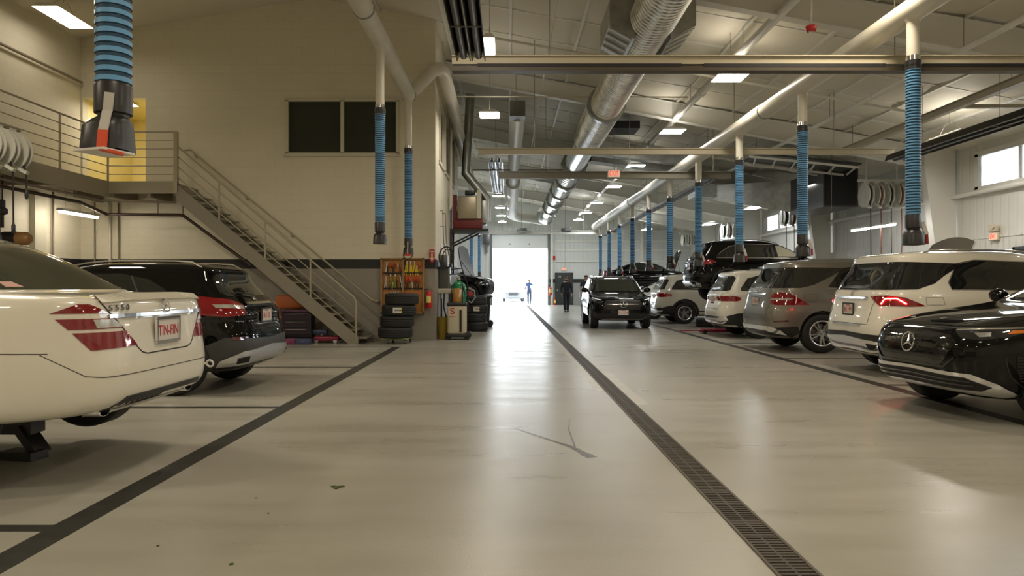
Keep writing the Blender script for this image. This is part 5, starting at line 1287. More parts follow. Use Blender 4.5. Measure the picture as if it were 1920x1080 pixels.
for k in range(4):
    rr_ = reel(-8.28, 11.04+.32*k, 3.50, .34, f'{["leftmost","second","third","rightmost"][k]} of the white reels hanging at the left walkway railing', BKH, (1.1, 1.5, 1.3, .7)[k], None); rr_.rotation_euler.z = PI/2
g = MB(); g.box(-8.31, 10.8, 3.86, -8.25, 12.2, 3.90)
for y_ in (10.85, 12.1): g.box(-8.655, y_, 3.86, -8.28, y_+.04, 3.90); g.box(-8.655, y_, 3.25, -8.62, y_+.04, 3.90)
one(g, 'reel_rack', STEEL, 'dark bar carrying the white reels beside the left walkway railing', 'rack')
# ------------------------------------------------------------------ stairs, landing and walkway
YS0, YS1 = 15.65, 16.6
t = thing('staircase', 'grey steel staircase climbing along the painted block wall', 'stairs', (-5.2, 16.1, 0))
def S(px, py, Y=YS0): return W(px, py, Y)
T0 = S(331, 345); B0 = S(672, 631); sl = (B0.z-T0.z)/(B0.x-T0.x)
for Y, nm in ((YS0, 'stringer'), (YS1-.03, 'stringer')):
    dz = .34; x0, x1 = T0.x, B0.x
    xb = x1-.02
    g = MB(); g.prism([(x0, T0.z), (x1, T0.z+sl*(x1-x0)), (x1, .0), (x0+(T0.z-dz)/(-sl), 0.0), (x0, T0.z-dz-.02)], Y-.02, Y+.02); g.build(nm, GREYS, t)
nst = 19
for k in range(nst):
    x = T0.x+.18+(B0.x-T0.x-.25)*k/(nst-1); z = T0.z+sl*(x-T0.x)-.08
    g = MB(); g.box(x-.02, YS0+.03, z-.03, x+.25, YS1-.05, z); g.box(x-.02, YS0+.03, z-.05, x, YS1-.05, z); g.build('stair_tread', GREYS, t)
rail_r = .021
def stair_rail(Y, posts=True):
    dzs = [(273, 561)] 
    R0 = S(333, 274); R1 = S(662, 556)
    g = MB(); g.tube([R0, R1, R1+Vector((.06,0,-.10)), Vector((R1.x+.07, YS0, .05))], rail_r, 10); g.build('hand_rail', RAILM, t)
    for q in (1, 2, 3, 4):
        d = -.225*q; g = MB(); g.tube([R0+Vector((0,0,d)), Vector((R1.x+.05, YS0, R1.z+d-.03))], .012, 8); g.build('rail_bar', RAILM, t)
    for px in (411, 497, 582):
        X = (px-CX)*YS0/F; zt = R0.z+(R1.z-R0.z)*(X-R0.x)/(R1.x-R0.x); zb = T0.z+sl*(X-T0.x)-.08
        g = MB(); g.tube([(X, YS0, zb), (X, YS0, zt)], rail_r, 10); g.build('rail_post', RAILM, t)
stair_rail(YS0)
# wall handrail
h0, h1 = W(357, 281, 16.55), W(697, 562, 16.55)
t2 = thing('wall_handrail', 'round steel handrail fixed to the block wall above the stairs', 'handrail', (h1.x, 16.55, 0))
g = MB(); g.tube([h0+Vector((-.2, .0, -.02)), h0, h1, h1+Vector((.12, .0, -.04)), h1+Vector((.16, .12, -.05))], .022, 10); g.build('rail_tube', RAILM, t2)
for q in (.0, .285, .535, .79):
    p = h0.lerp(h1, q+.02); g = MB(); g.tube([p, p+Vector((0, .03, -.06)), (p.x, 16.69, p.z-.07)], .011, 6); g.lathe([(.03,0),(.03,.02)], (p.x, 16.67, p.z-.07), 'Y', 10, cap=True); g.build('rail_bracket', RAILM, t2)
# landing and walkway
XW = -8.69
t = thing('walkway', 'raised grey steel walkway and landing with railings along the left wall', 'walkway', (-9.2, 13, 3.2))
zf = 3.47
g = MB(); g.box(XL+.02, 3, zf-.06, XW, YS0, zf); g.box(XL+.02, YS0, zf-.06, T0.x+.02, YO-.02, zf); g.build('deck', GREYS, t)
g = MB(); g.box(XW-.03, 3, zf-.28, XW+.03, YS0, zf+.06); g.box(XW, YS0-.03, zf-.20, T0.x+.03, YS0+.03, zf+.06); g.box(T0.x-.04, YS0, zf-.25, T0.x+.03, YO-.02, zf+.02); g.build('edge_beam', mat('landing beam paint', (.33,.30,.22), .45), t)
for Y in (6, 9, 11.5, 14): MB().box(XL+.02, Y-.04, zf-.25, XW, Y+.04, zf-.06).build('cross_beam', STEEL, t)
for X in (-9.4, -8.6, -7.8): MB().box(X-.04, YS0, zf-.28, X+.04, YO-.02, zf-.06).build('cross_beam', STEEL, t)
zr = 4.61
hs = [zr-.185*q for q in range(6)]
for k, z in enumerate(hs):
    r = .02 if k == 0 else .011
    g = MB(); g.tube([(XW, 3, z), (XW, YS0, z), (T0.x, YS0, z)], r, 8); g.build('rail_bar', RAILM, t)
for Y in (5.5, 8.3, 11.1, 13.97): MB().tube([(XW, Y, zf), (XW, Y, zr)], .022, 8).build('rail_post', RAILM, t)
MB().tube([(XW, YS0, zf-.1), (XW, YS0, hs[2])], .022, 8).build('rail_post', RAILM, t)
MB().box(T0.x-.05, YS0-.04, zf-.2, T0.x+.03, YS0+.04, zr).build('rail_post', RAILM, t)
# pipes under the walkway and the drop along the stairs
t = thing('dark_pipe', 'dark pipe under the landing that runs down behind the stair stringer', 'pipe', (-8, 16, 3))
a1 = W(200, 402, 15.9); a2 = W(338, 403, 15.9); a3 = W(345, 405, 15.9)
g = MB(); g.tube([(-8.9, 9, 3.02), (-8.9, 15.0, 3.0), a1, a2, a3, W(470, 497, 15.9)], .035, 10); g.build('pipe_run', mat('dark brown pipe', (.06,.04,.03), .4, .4), t)
g = MB(); g.tube([(-8.75, 8, 3.12), (-8.75, 15.5, 3.1), (-7.3, 15.85, 3.1)], .025, 8); g.build('pipe_run', STEEL, t)
for px in (296, 343): p = W(px, 402, 15.9); MB().tube([p, (p.x, p.y, 3.45)], .014, 6).build('pipe_hanger', STEEL, t)
# conduits and pilasters on the left wall
g = MB(); g.box(XL, 14.9, 0, XL+.12, 15.25, 3.2); one(g, 'wall_duct', CREAM, 'cream boxed riser on the left wall under the walkway', 'riser')
for k, y in enumerate((13.2, 13.5, 15.6)):
    g = MB(); g.tube([(XL+.05, y, .2), (XL+.05, y, 3.3)], .022, 7); one(g, 'conduit', [STEEL, CREAM, STEEL][k], ['dark conduit on the left wall near the brown tank', 'cream conduit on the left wall beside the dark one', 'slim conduit on the left wall next to the boxed riser'][k], 'conduit')
for k, (X, m_) in enumerate(((-9.55, STEEL), (-9.2, CREAM), (-9.0, STEEL))):
    g = MB(); g.tube([(X, YO-.05, .2), (X, YO-.05, 3.2)], .03 if k == 1 else .018, 7); one(g, 'conduit', m_, ['dark conduit in the corner behind the tube light', 'thick cream conduit on the block wall behind the tube light', 'slim dark conduit right of the thick cream one'][k], 'conduit')
# brown tank
t = thing('air_tank', 'brown horizontal tank with black band beside the left wall', 'tank', (-9.3, 13.2, 2.0))
g = MB(); g.lathe([(0,-.5),(.08,-.49),(.12,-.45),(.12,.40),(.08,.46),(0,.47)], (-9.15, 13.1, 2.12), 'X', 18); g.build('tank_shell', mat('brown tank', (.32,.17,.06), .4), t)
g = MB(); g.lathe([(.123,-.02),(.127,0),(.127,.22),(.123,.24)], (-9.15, 13.1, 2.12), 'X', 18); g.build('band', BLACK, t)
MB().bar((-9.4, 13.1, 2.0), (XL, 13.2, 1.95), .05, .05).build('wall_bracket', STEEL, t)
t = thing('filter_unit', 'black regulator hanging at the far left above the brown tank', 'regulator', (-9.2, 12.9, 2.4))
p = W(4, 395, 12.8); g = MB(); g.lathe([(.02,.2),(.05,.18),(.05,.05),(.09,.03),(.09,-.05),(.03,-.08),(.03,-.3)], p, 'Z', 14); g.build('regulator_body', BLACK, t)
MB().tube([p+Vector((0,0,.2)), (p.x, p.y, 3.2)], .012, 6).build('hose', BLACK, t)
# lift arm by the sedan's near wheel
t = thing('lift_arm', 'black lift arm and pad on the floor beneath the white sedan', 'lift arm', (-3.0, 4.5, 0)); la = t
g = MB(); g.bar((-4.4, 4.55, .22), (-3.02, 4.52, .22), .16, .1); g.build('arm', BLKPL, t)
g = MB(); g.bar((-3.12, 4.5, .22), (-2.98, 4.5, .02), .17, .05); g.bar((-3.2, 4.45, .03), (-2.93, 4.4, .03), .16, .06); g.build('foot', BLKPL, t)
MB().box(-4.7, 4.3, 0, -4.3, 4.8, .2).build('lift_base', BLKPL, t); la.location.x -= .45; la.location.y += .8
# ------------------------------------------------------------------ tool board, tyres, extinguisher
TBX0, TBX1 = W(714, 0, 16.6).x, W(796, 0, 16.6).x; TZ1 = W(0, 484, 16.6).z; TZ0 = .62
WOOD = mat('orange brown pegboard', (.50,.22,.05), .55); WOODF = mat('wood frame', (.36,.22,.10), .5)
t = thing('tool_board', 'wooden two panel pegboard with hanging tools on the block wall', 'tool board', ((TBX0+TBX1)/2, 16.6, TZ0))
MB().box(TBX0, 16.62, TZ0, TBX1, 16.69, TZ1).build('back_panel', WOOD, t)
xm = (TBX0*.46+TBX1*.54)-.03; g = MB()
for a, b2 in ((TBX0, TBX0+.04), (xm-.025, xm+.025), (TBX1-.04, TBX1)): g.box(a, 16.55, TZ0, b2, 16.62, TZ1)
g.box(TBX0, 16.55, TZ1-.03, TBX1, 16.62, TZ1); g.box(TBX0, 16.55, TZ0, TBX1, 16.62, TZ0+.03); g.build('frame', WOODF, t)
for z in (1.55, 1.2): MB().box(TBX0+.06, 16.56, z, TBX1-.05, 16.6, z+.02).build('tool_rail', DARK, t)
tc = [mat('tool yellow', (.8,.65,.05), .4), mat('tool red', (.7,.06,.03), .4), ALU, BLACK, mat('tool lime', (.35,.4,.04), .4), mat('tool pale', (.6,.58,.5), .4)]
tcn = ['yellow','red','steel','black','lime','pale']
def hand_tool(x, z, ln, m, lab, kind):
    o = thing('hand_tool', lab, 'tool', (x, 16.57, z), group='hand tools hung on the pegboard'); a = rnd.uniform(-.2, .2)
    d = Vector((math.sin(a), 0, -math.cos(a))); p = Vector((x, 16.575, z))
    if kind == 0:   # pliers
        for s_ in (-1, 1):
            g = MB(); g.tube([p, p+d*ln*.35+Vector((s_*.012,0,0)), p+d*ln+Vector((s_*.026,0,0))], .012, 5); g.build('handle', m, o)
        MB().bar(p+Vector((0,0,.05)), p-Vector((0,0,.01)), .03, .014, up=(0,1,0)).build('jaw', ALU, o)
    elif kind == 1:  # screwdriver
        MB().tube([p, p+d*ln*.5], .019, 7).build('handle', m, o); MB().tube([p+d*ln*.45, p+d*ln], .004, 5).build('blade', ALU, o)
    else:            # wrench / clamp
        MB().bar(p, p+d*ln, .024, .01, up=(0,1,0)).build('shaft', m, o)
        g = MB(); g.tube([p+Vector((.022*math.cos(q), 0, .022+.022*math.sin(q))) for q in np.linspace(-1, 4.2, 9)], .007, 5, False); g.build('jaw', m, o)
for row, (zt, cols, ln_) in enumerate([(1.80, [2,1,1,5,3,0,0,0,1], .15), (1.70, [3,3,1,0,0,0], .13), (1.50, [2,4,4,2,1,1,1,1], .2), (1.36, [2,3,2,3,3,3,3,2,3,3], .12), (1.12, [5,2,2,2,1,1,1,1,1], .16), (.95,[1,3,1],.12)]):
    n = len(cols); ln = ln_*1.35
    for k, c in enumerate(cols):
        x = TBX0+.09+(TBX1-TBX0-.18)*(k+.5)/n+rnd.uniform(-.015, .015)
        if abs(x-xm) < .04: x += .06
        hand_tool(x, zt-.02, ln, tc[c], 'small hand tool hanging on the wooden pegboard', (0 if c in (0, 4) else 2 if c in (3, 2) else 1))
def tyre(x, y, z, R, wd, label, group=None, name='tire', vertical=True, hub=False, sticker=False):
    t = thing(name, label, 'tire', (x, y, z), group=group); h = wd/2; rr = R*.62
    prof = [(rr, .02), (rr+.03, .0), (R*.9, .0), (R*.97, .02), (R, .045)]
    for q in (.3, .5, .7): prof += [(R, wd*(q-.03)), (R-.012, wd*(q-.02)), (R-.012, wd*(q+.02)), (R, wd*(q+.03))]
    prof += [(R, wd-.045), (R*.97, wd-.02), (R*.9, wd), (rr+.03, wd), (rr, wd-.02), (rr-.0, wd*.5), (rr, .02)]
    g = MB(); g.lathe(prof, (x, y, z) , 'Z' if vertical else 'Y', 40); g.build('tire_casing', TYRE, t)
    if sticker:
        g = MB(); n = 8; v = []
        for i in range(n+1):
            a = -PI/2+(-.20+.52*i/n); 
            for q in (.28, .76): v.append((x+(R+.002)*math.cos(a), y+(R+.002)*math.sin(a), z+wd*q))
        g.add(v, [(2*i, 2*i+2, 2*i+3, 2*i+1) for i in range(n)], True, 0)
        for i in (n-1,): g.m[-1] = 1
        g.build('tire_label', [PLATEW, YELLOW], t)
        g = MB()
        for q in range(4): g.box(x-.03+.04*q, y-R-.006, z+wd*.45, x-.01+.04*q, y-R-.001, z+wd*.6)
        g.build('label_print', DKS, t)
    return t
ST = [(-2.49, .13), (-2.44, .375), (-2.42, .615), (-2.36, .86)]
names_ = ['lowest', 'second lowest', 'third, with a white label', 'topmost']
sc_ = 15.85
for k in range(4):
    x = [-2.475, -2.435, -2.395, -2.335][k]
    tyre(x, sc_, .125+.243*k, .375, .24, ['lowest black tire of the stack on the wheeled dolly', 'black tire second from the bottom of the dolly stack', 'black tire with white label in the dolly stack', 'topmost black tire on the stack before the tool board'][k], 'tires stacked on the dolly', sticker=(k == 2))
t = thing('tire_dolly', 'small green dolly on casters under the tire stack', 'dolly', (-2.43, sc_, 0))
g = MB(); g.box(-2.73, sc_-.24, .095, -2.17, sc_+.24, .123); g.build('dolly_frame', mat('pale green steel', (.25,.33,.12), .5), t)
for dx, dy in ((-.18, -.18), (.2, -.18), (-.12, .2), (.26, .2)):
    g = MB(); g.lathe([(0,-.02),(.042,-.02),(.042,.02),(0,.02)], (-2.43+dx, sc_+dy, .042), 'X', 14); g.bar((-2.43+dx, sc_+dy, .05), (-2.43+dx, sc_+dy, .1), .05, .03); g.build('caster', DKALU, t)
# extinguisher
def extinguisher(x, y, z, label, s=1.0):
    t = thing('fire_extinguisher', label, 'fire extinguisher', (x, y, z))
    g = MB(); g.lathe([(0,0),(.07*s,0),(.075*s,.02*s),(.075*s,.34*s),(.06*s,.40*s),(.025*s,.43*s),(.02*s,.46*s)], (x, y, z), 'Z', 20); g.build('cylinder', RED, t)
    g = MB(); n = 8; v = []
    for i in range(n+1):
        a = -PI/2-.85+1.7*i/n
        for q in (.14, .31): v.append((x+.0765*s*math.cos(a), y+.0765*s*math.sin(a), z+q*s))
    g.add(v, [(2*i, 2*i+2, 2*i+3, 2*i+1) for i in range(n)], True); g.build('instruction_label', mat('yellow white label', (.75,.72,.2), .5), t)
    g = MB(); g.box(x-.02*s, y-.02*s, z+.46*s, x+.02*s, y+.02*s, z+.50*s); g.bar((x-.07*s, y, z+.53*s), (x+.09*s, y, z+.50*s), .02*s, .012*s); g.bar((x-.02*s, y, z+.49*s), (x+.09*s, y, z+.475*s), .02*s, .01*s); g.build('valve_handle', STEEL, t)
    g = MB(); g.tube([(x-.03*s, y, z+.49*s), (x-.11*s, y, z+.46*s), (x-.13*s, y, z+.3*s), (x-.115*s, y, z+.12*s)], .011*s, 7); g.build('nozzle_hose', BLACK, t)
    return t
extinguisher(W(804, 0, 16.6).x, 16.6, W(0, 578, 16.6).z, 'red fire extinguisher hanging near the office corner below the arrow sign', .92)
ax = W(810, 0, 16.66)
t = thing('arrow_sign', 'red fire equipment sign with a white arrow pointing down', 'sign', (ax.x, 16.66, 1.8))
zt, zb_ = W(0, 468, 16.66).z, W(0, 494, 16.66).z
MB().box(ax.x-.06, 16.66, zb_+.06, ax.x+.06, 16.672, zt).build('sign_panel', RED, t)
g = MB(); g.prism([(ax.x-.06, zb_+.08), (ax.x+.06, zb_+.08), (ax.x, zb_)], 16.661, 16.671); g.build('sign_tip', RED, t)
g = MB(); g.prism([(ax.x-.018, zt-.09), (ax.x+.018, zt-.09), (ax.x+.018, zb_+.13), (ax.x+.045, zb_+.13), (ax.x, zb_+.05), (ax.x-.045, zb_+.13), (ax.x-.018, zb_+.13)], 16.653, 16.661); g.build('arrow', WHITE, t)
g = MB(); g.box(ax.x-.045, 16.655, zt-.06, ax.x+.045, 16.661, zt-.03); g.build('sign_lettering', WHITE, t)
# ------------------------------------------------------------------ clutter under the stairs
t = thing('engine_hoist', 'orange hoist pieces and cover leaning under the stairs', 'hoist', (-5.0, 16.1, 0))
OR = mat('burnt orange steel', (.50,.13,.03), .5)
g = MB(); g.rbox(-5.25, 16.25, .75, -4.62, 16.5, 1.05, .05); g.bar((-5.2, 16.4, .2), (-4.7, 16.4, 1.0), .08, .08); g.build('cover', OR, t)
g = MB(); g.bar((-5.2, 16.4, 0.0), (-5.2, 16.4, .8), .07, .07); g.bar((-4.75, 16.4, 0.0), (-4.75, 16.4, .8), .07, .07); g.bar((-5.3, 16.35, .55), (-4.6, 16.35, .55), .06, .06); g.build('legs_frame', OR, t)
t = thing('tool_cart', 'dark tool cart with purple edge standing under the stairs', 'cart', (-4.6, 16.0, 0))
PU = mat('dark purple steel', (.07,.02,.06), .35); 
g = MB(); g.rbox(-4.95, 15.75, .12, -4.30, 16.12, .68, .02); g.build('cabinet', mat('black cabinet steel', (.015,.014,.016), .35), t)
MB().rbox(-4.98, 15.72, .68, -4.27, 16.15, .73, .015).build('top_tray', PU, t)
for z in (.2, .36, .52):
    dr_ = MB().box(-4.92, 15.735, z, -4.33, 15.752, z+.13).build('drawer', mat('drawer steel', (.03,.02,.03), .3), t); MB().box(-4.85, 15.72, z+.1, -4.4, 15.735, z+.115).build('drawer_handle', CHROME, dr_)
for dx in (-.28, .28): MB().lathe([(0,-.02),(.05,-.02),(.05,.02),(0,.02)], (-4.62+dx, 15.9, .06), 'Y', 12).build('caster', BLACK, t)
t = thing('floor_jack', 'red floor jack lying low under the stairs', 'jack', (-4.0, 15.95, 0))
g = MB(); g.rbox(-4.25, 15.8, .05, -3.72, 16.1, .15, .02); g.build('jack_frame', mat('maroon steel', (.25,.02,.05), .35), t)
g = MB(); g.lathe([(.0,0),(.06,0),(.065,.03),(0,.035)], (-4.12, 15.95, .17), 'Z', 14); g.build('saddle_pad', ALU, t)
for dx in (-.22, .2):
    for dy in (-.13, .13): MB().lathe([(0,-.02),(.045,-.02),(.045,.02),(0,.02)], (-3.99+dx, 15.95+dy, .045), 'Y', 12).build('jack_wheel', ALU, t)
MB().tube([(-3.75, 15.95, .12), (-3.62, 15.9, .28)], .012, 7).build('jack_handle', CHROME, t)
cl = [(-4.42, .05, 'blue tool case lying in front under the stairs', (.05,.07,.16)), (-4.15, .22, 'small blue case on top of the red floor jack', (.04,.06,.14)), (-5.05, .02, 'dark green mat folded on the floor beside the hatchback', (.02,.04,.03)), (-4.75, .03, 'purple bottle shaped jack beside the tool cart', (.2,.03,.1))]
for k, (x, z, lab, c) in enumerate(cl):
    tt = thing('tool_case', lab, 'case', (x, 15.62, 0)); z0_ = 0 if k != 1 else .205
    g = MB(); g.rbox(x-.16, 15.5 if k != 1 else 15.85, z0_, x+.16, 15.66 if k != 1 else 16.02, z0_+(.09 if k in (1,2) else .12), .015); g.build('case_shell', mat('case %d' % k, c, .35), tt)
    g = MB(); g.tube([(x-.05, 15.5 if k != 1 else 15.85, z0_+.06), (x-.04, 15.48 if k != 1 else 15.83, z0_+.06), (x+.04, 15.48 if k != 1 else 15.83, z0_+.06), (x+.05, 15.5 if k != 1 else 15.85, z0_+.06)], .006, 5); g.build('case_handle', ALU, tt)
# ------------------------------------------------------------------ equipment beyond the corner
# waste oil heater on a wall shelf
HY = 20.9
t = thing('oil_heater', 'red and grey shop heater with steel drum on a high wall shelf', 'heater', (-1.1, HY+.3, 3.05))
hx0, hx1 = -1.6, -.62; z0 = W(0, 432, HY).z+.05
MB().rbox(hx0, HY+.05, z0, hx1-.12, HY+1.0, z0+.32, .03).build('burner_base', mat('dark red heater steel', (.16,.012,.012), .4), t)
MB().box(hx0, HY+.1, z0+.3, hx0+.12, HY+1.0, z0+1.0).build('side_casing', MATS['dark red heater steel'], t)
g = MB(); g.lathe([(.0,0),(.30,0),(.32,.03),(.32,.92),(.3,.95),(0,.95)], (hx0+.42, HY+.02, z0+.60), 'Y', 28)
g.build('heater_drum', mat('brushed drum steel', (.36,.31,.22), .35, .6), t)
g = MB(); g.rbox(hx0+.14, HY-.03, z0+.28, hx0+.70, HY+.05, z0+.95, .03); g.build('front_cover', mat('brushed drum steel'), t)
MB().box(hx0+.70, HY-.02, z0+.3, hx0+.83, HY+.25, z0+1.12).build('side_panel', CREAM, t)
MB().rbox(hx0+.83, HY+.1, z0+.15, hx1, HY+.9, z0+.85, .03).build('outlet_box', GALVD, t)
g = MB(); g.rbox(hx0+.35, HY+.1, z0+1.0, hx0+.65, HY+.35, z0+1.13, .02); g.lathe([(.05,0),(.05,.14)], (hx0+.36, HY+.22, z0+1.05), 'X', 12, cap=True); g.build('motor', BLKPL, t)
g = MB(); fz = z0+.8; fx = -.75
g.tube([W(882, 178, HY+.5), W(873, 325, HY+.5), W(912, 372, HY+.5), W(912, 415, HY+.5)], .135, 18); g.build('flue_pipe', GALVD, t)
t = thing('heater_shelf', 'black bracket shelf holding the shop heater on the office wall', 'shelf', (-1.1, HY+.3, 2.8))
g = MB(); g.box(XO, HY, z0-.08, hx1+.05, HY+1.0, z0); g.build('shelf_frame', BLKPL, t)
for Y in (HY+.02, HY+.9):
    g = MB(); g.bar((XO+.05, Y, z0-.45), (hx1-.25, Y, z0-.08), .05, .05, up=(0,1,0)); g.box(XO, Y-.03, z0-1.3, XO+.06, Y+.03, z0); g.build('shelf_bracket', BLKPL, t)
# wall mounted pumps, cords
t = thing('wall_pump', 'cluster of pump, pipes and coiled black hoses on the office side wall', 'pump', (-1.5, 19.2, 1.9))
px_ = lambda x, y, Y=17.5: W(x, y, Y)
zz = lambda y: W(0, y, 17.6).z
g = MB(); g.rbox(XO, 17.5, zz(545), XO+.27, 17.85, zz(500), .02); g.rbox(XO+.04, 17.45, zz(505), XO+.22, 17.7, zz(478), .03)
for q in range(5): g.tube([(XO+.03+.05*q, 17.48, zz(540)), (XO+.03+.05*q, 17.46, zz(500))], .012, 6)
g.build('pump_body', mat('pump grey', (.16,.16,.15), .4, .5), t)
MB().rbox(XO, 17.2, zz(550), XO+.37, 17.6, zz(541), .015).build('pump_tray', CREAM, t)
for k, (a, b2) in enumerate(((824, 395), (829, 400))):
    g = MB(); g.tube([px_(a, b2), px_(a+6, b2), px_(a+7, 430), px_(a+8, 455), px_(a+13, 480)], .013, 7); g.tube([px_(a, 425), px_(a+8, 425)], .01, 6); g.build('steel_line', STEEL, t)
c = px_(837, 492, 17.35); g = MB()
g.tube([c+Vector((.175*math.cos(a), .0, .26*math.sin(a)+.12)) for a in np.linspace(-.3, 2*PI-.8, 17)], .018, 7, False); g.tube([c+Vector((.12*math.cos(a)+.03, -.03, .22*math.sin(a)+.10)) for a in np.linspace(0, 2*PI, 17)], .014, 7, False); g.build('coiled_hose', BLACK, t)
g = MB(); g.tube([px_(833, 548, 17.3), px_(832, 575, 17.3), px_(838, 600, 17.2), px_(833, 628, 17.2)], .018, 7); g.tube([px_(845, 505, 17.4), px_(866, 503, 17.5), px_(877, 535, 17.6), px_(878, 585, 17.6)], .018, 7); g.tube([px_(843, 515, 17.4), px_(862, 513, 17.5), px_(871, 550, 17.6)], .013, 7); g.tube([px_(828, 560, 17.25), px_(829, 632, 17.2)], .012, 6); g.build('drop_hose', BLACK, t)
g = MB(); g.tube([(XO+.05, 17.6, .3), (XO+.05, 17.6, 2.3)], .02, 7); one(g, 'conduit', CREAM, 'vertical cream conduit low on the office side wall', 'conduit')
# vertical conduit at the corner above
g = MB(); q = W(852, 0, 20.2); g.tube([(XO+.08, 20.2, roof(XO)-.3), (XO+.08, 20.2, W(0, 385, 20.2).z), (XO+.05, 20.2, W(0, 392, 20.2).z)], .045, 10); one(g, 'conduit', CREAM, 'tall cream pipe on the office side wall above the pump', 'conduit')
# oil drain cart: cream cylinder
t = thing('oil_drain_cart', 'cream wheeled oil drain cart with red S emblem and amber container on top', 'cart', (-1.17, 17.0, 0))
cx_, cy_ = W(857, 0, 17.0).x, 17.05
MB().rbox(cx_-.22, cy_-.22, .13, cx_+.22, cy_+.2, .80, .05).build('tank', mat('cream plastic', (.62,.57,.43), .4), t)
MB().rbox(cx_-.23, cy_-.23, .79, cx_+.23, cy_+.21, .87, .02).build('tank_lid', BLKPL, t)
MB().box(cx_+.07, cy_-.245, .18, cx_+.12, cy_-.221, .70).build('level_gauge', DARK, t)
g = MB(); g.rbox(cx_-.26, cy_-.25, .06, cx_+.26, cy_+.24, .14, .02); g.build('base', BLKPL, t)
for dx, dy, r in ((-.2,-.2,.06),(.24,-.2,.085),(.24,.2,.085),(-.2,.2,.06)):
    MB().lathe([(0,-.025),(r*.9,-.025),(r,-.015),(r,.015),(r*.9,.025),(0,.025)], (cx_+dx, cy_+dy, r), 'Y', 18).build('caster', BLACK, t)
Mt = Matrix.Translation(loc_of(t, (cx_-.10, cy_-.226, .665))) @ Matrix.Rotation(PI/2, 4, 'X')
text_obj('emblem', 'S', .21, mat('emblem red', (.5,.02,.03), .5), t, Mt @ Matrix.Scale(1.35, 4, (1,0,0)), .002)
text_obj('emblem_word', 'Snap-on', .045, MATS['emblem red'], t, Matrix.Translation(loc_of(t, (cx_-.10, cy_-.226, .545))) @ Matrix.Rotation(PI/2, 4, 'X'), .001)
MB().lathe([(.12,0),(.12,.27),(.10,.32),(.05,.33)], (cx_-.0, cy_, .88), 'Z', 18).build('amber_container', mat('amber fluid container', (.42,.20,.03), .15, 0, .5), t)
for a in (-1, 1): MB().tube([(cx_+a*.13, cy_-.05, .87), (cx_+a*.13, cy_-.05, 1.26), (cx_+a*.05, cy_-.05, 1.30)], .012, 6).build('guard_rod', BLACK, t)
MB().box(cx_-.20, cy_-.1, .88, cx_-.13, cy_+.1, 1.08).build('control_box', BLKPL, t)
# green tank
gy = 18.1; gx = W(860, 0, gy).x
t = thing('gas_tank', 'green upright tank with hoses and red dial, behind the cream cart', 'tank', (gx, gy, 0))
MB().lathe([(.0,.12),(.18,.12),(.19,.2),(.19,1.15),(.17,1.28),(.1,1.36),(.04,1.38),(.04,1.45)], (gx, gy, 0), 'Z', 24).build('tank_shell', mat('green tank paint', (.015,.22,.08), .3), t)
MB().rbox(gx-.24, gy-.2, .02, gx+.3, gy+.25, .12, .02).build('base', BLKPL, t)
MB().lathe([(.05,0),(.06,.05),(.03,.1)], (gx, gy, 1.42), 'Z', 12, cap=True).build('valve', CHROME, t)
MB().lathe([(0,-.02),(.055,-.02),(.055,.02),(0,.02)], (gx+.30, gy-.1, 1.07), 'Y', 16).build('dial', RED, t)
g = MB(); g.tube([(gx+.22, gy-.1, .9), (gx+.33, gy-.1, .84), (gx+.42, gy-.1, .98), (gx+.40, gy-.1, 1.14), (gx+.26, gy-.1, 1.2)], .016, 7); g.build('grey_hose', mat('grey hose', (.4,.4,.4), .4), t)
# stack of tires behind
ty = 20.2; tx = W(893, 0, ty).x
for k in range(4):
    tyre(tx-.03*(k % 2), ty, .02+.24*k, .33, .24, ['lowest dark tire of the stack behind the cream cart', 'second tire from the floor in the stack behind the cream cart', 'third tire from the floor in the stack behind the cream cart', 'topmost dark tire behind the cream cart'][k], 'tires stacked beyond the office corner', sticker=(k == 2))
one(MB().box(tx-.3, ty-.3, 0, tx+.3, ty+.3, .018), 'tire_board', DARK, 'flat dark board under the tires behind the cream cart', 'board')
# wheeled bin
by_ = 22.3; bx0, bx1 = W(897, 0, by_).x, W(920, 0, by_).x
t = thing('wheeled_bin', 'dark green wheeled bin beside the bright doorway', 'bin', ((bx0+bx1)/2, by_, 0))
BG = mat('dark green bin plastic', (.015,.025,.02), .45)
g = MB(); g.add([(bx0+.04, by_-.2, .06), (bx1-.05, by_-.2, .06), (bx1-.05, by_+.2, .06), (bx0+.04, by_+.2, .06), (bx0-.02, by_-.26, .92), (bx1, by_-.26, .92), (bx1, by_+.26, .92), (bx0-.02, by_+.26, .92)], [(3,2,1,0),(4,5,6,7),(0,1,5,4),(1,2,6,5),(2,3,7,6),(3,0,4,7)]); g.build('bin_body', BG, t)
MB().rbox(bx0-.05, by_-.29, .90, bx1+.03, by_+.28, .98, .02).build('bin_lid', BG, t)
for dy in (-.22, .22): MB().lathe([(0,-.03),(.10,-.03),(.10,.03),(0,.03)], (bx1-.02, by_+dy, .10), 'Y', 18).build('bin_wheel', BLACK, t)
MB().tube([(bx1+.03, by_-.2, .93), (bx1+.07, by_-.15, .93), (bx1+.07, by_+.15, .93), (bx1+.03, by_+.2, .93)], .015, 7).build('bin_handle', BG, t)
# yellow bucket
bx_, byy = W(825, 0, 17.1).x, 17.12
t = thing('bucket', 'yellow bucket on the floor at the office corner', 'bucket', (bx_, byy, 0))
MB().lathe([(0,0),(.12,0),(.15,.50),(.16,.52),(.145,.5),(.11,.02)], (bx_+.06, byy+.1, 0), 'Z', 20).build('bucket_shell', mat('mustard plastic', (.40,.29,.04), .5), t)
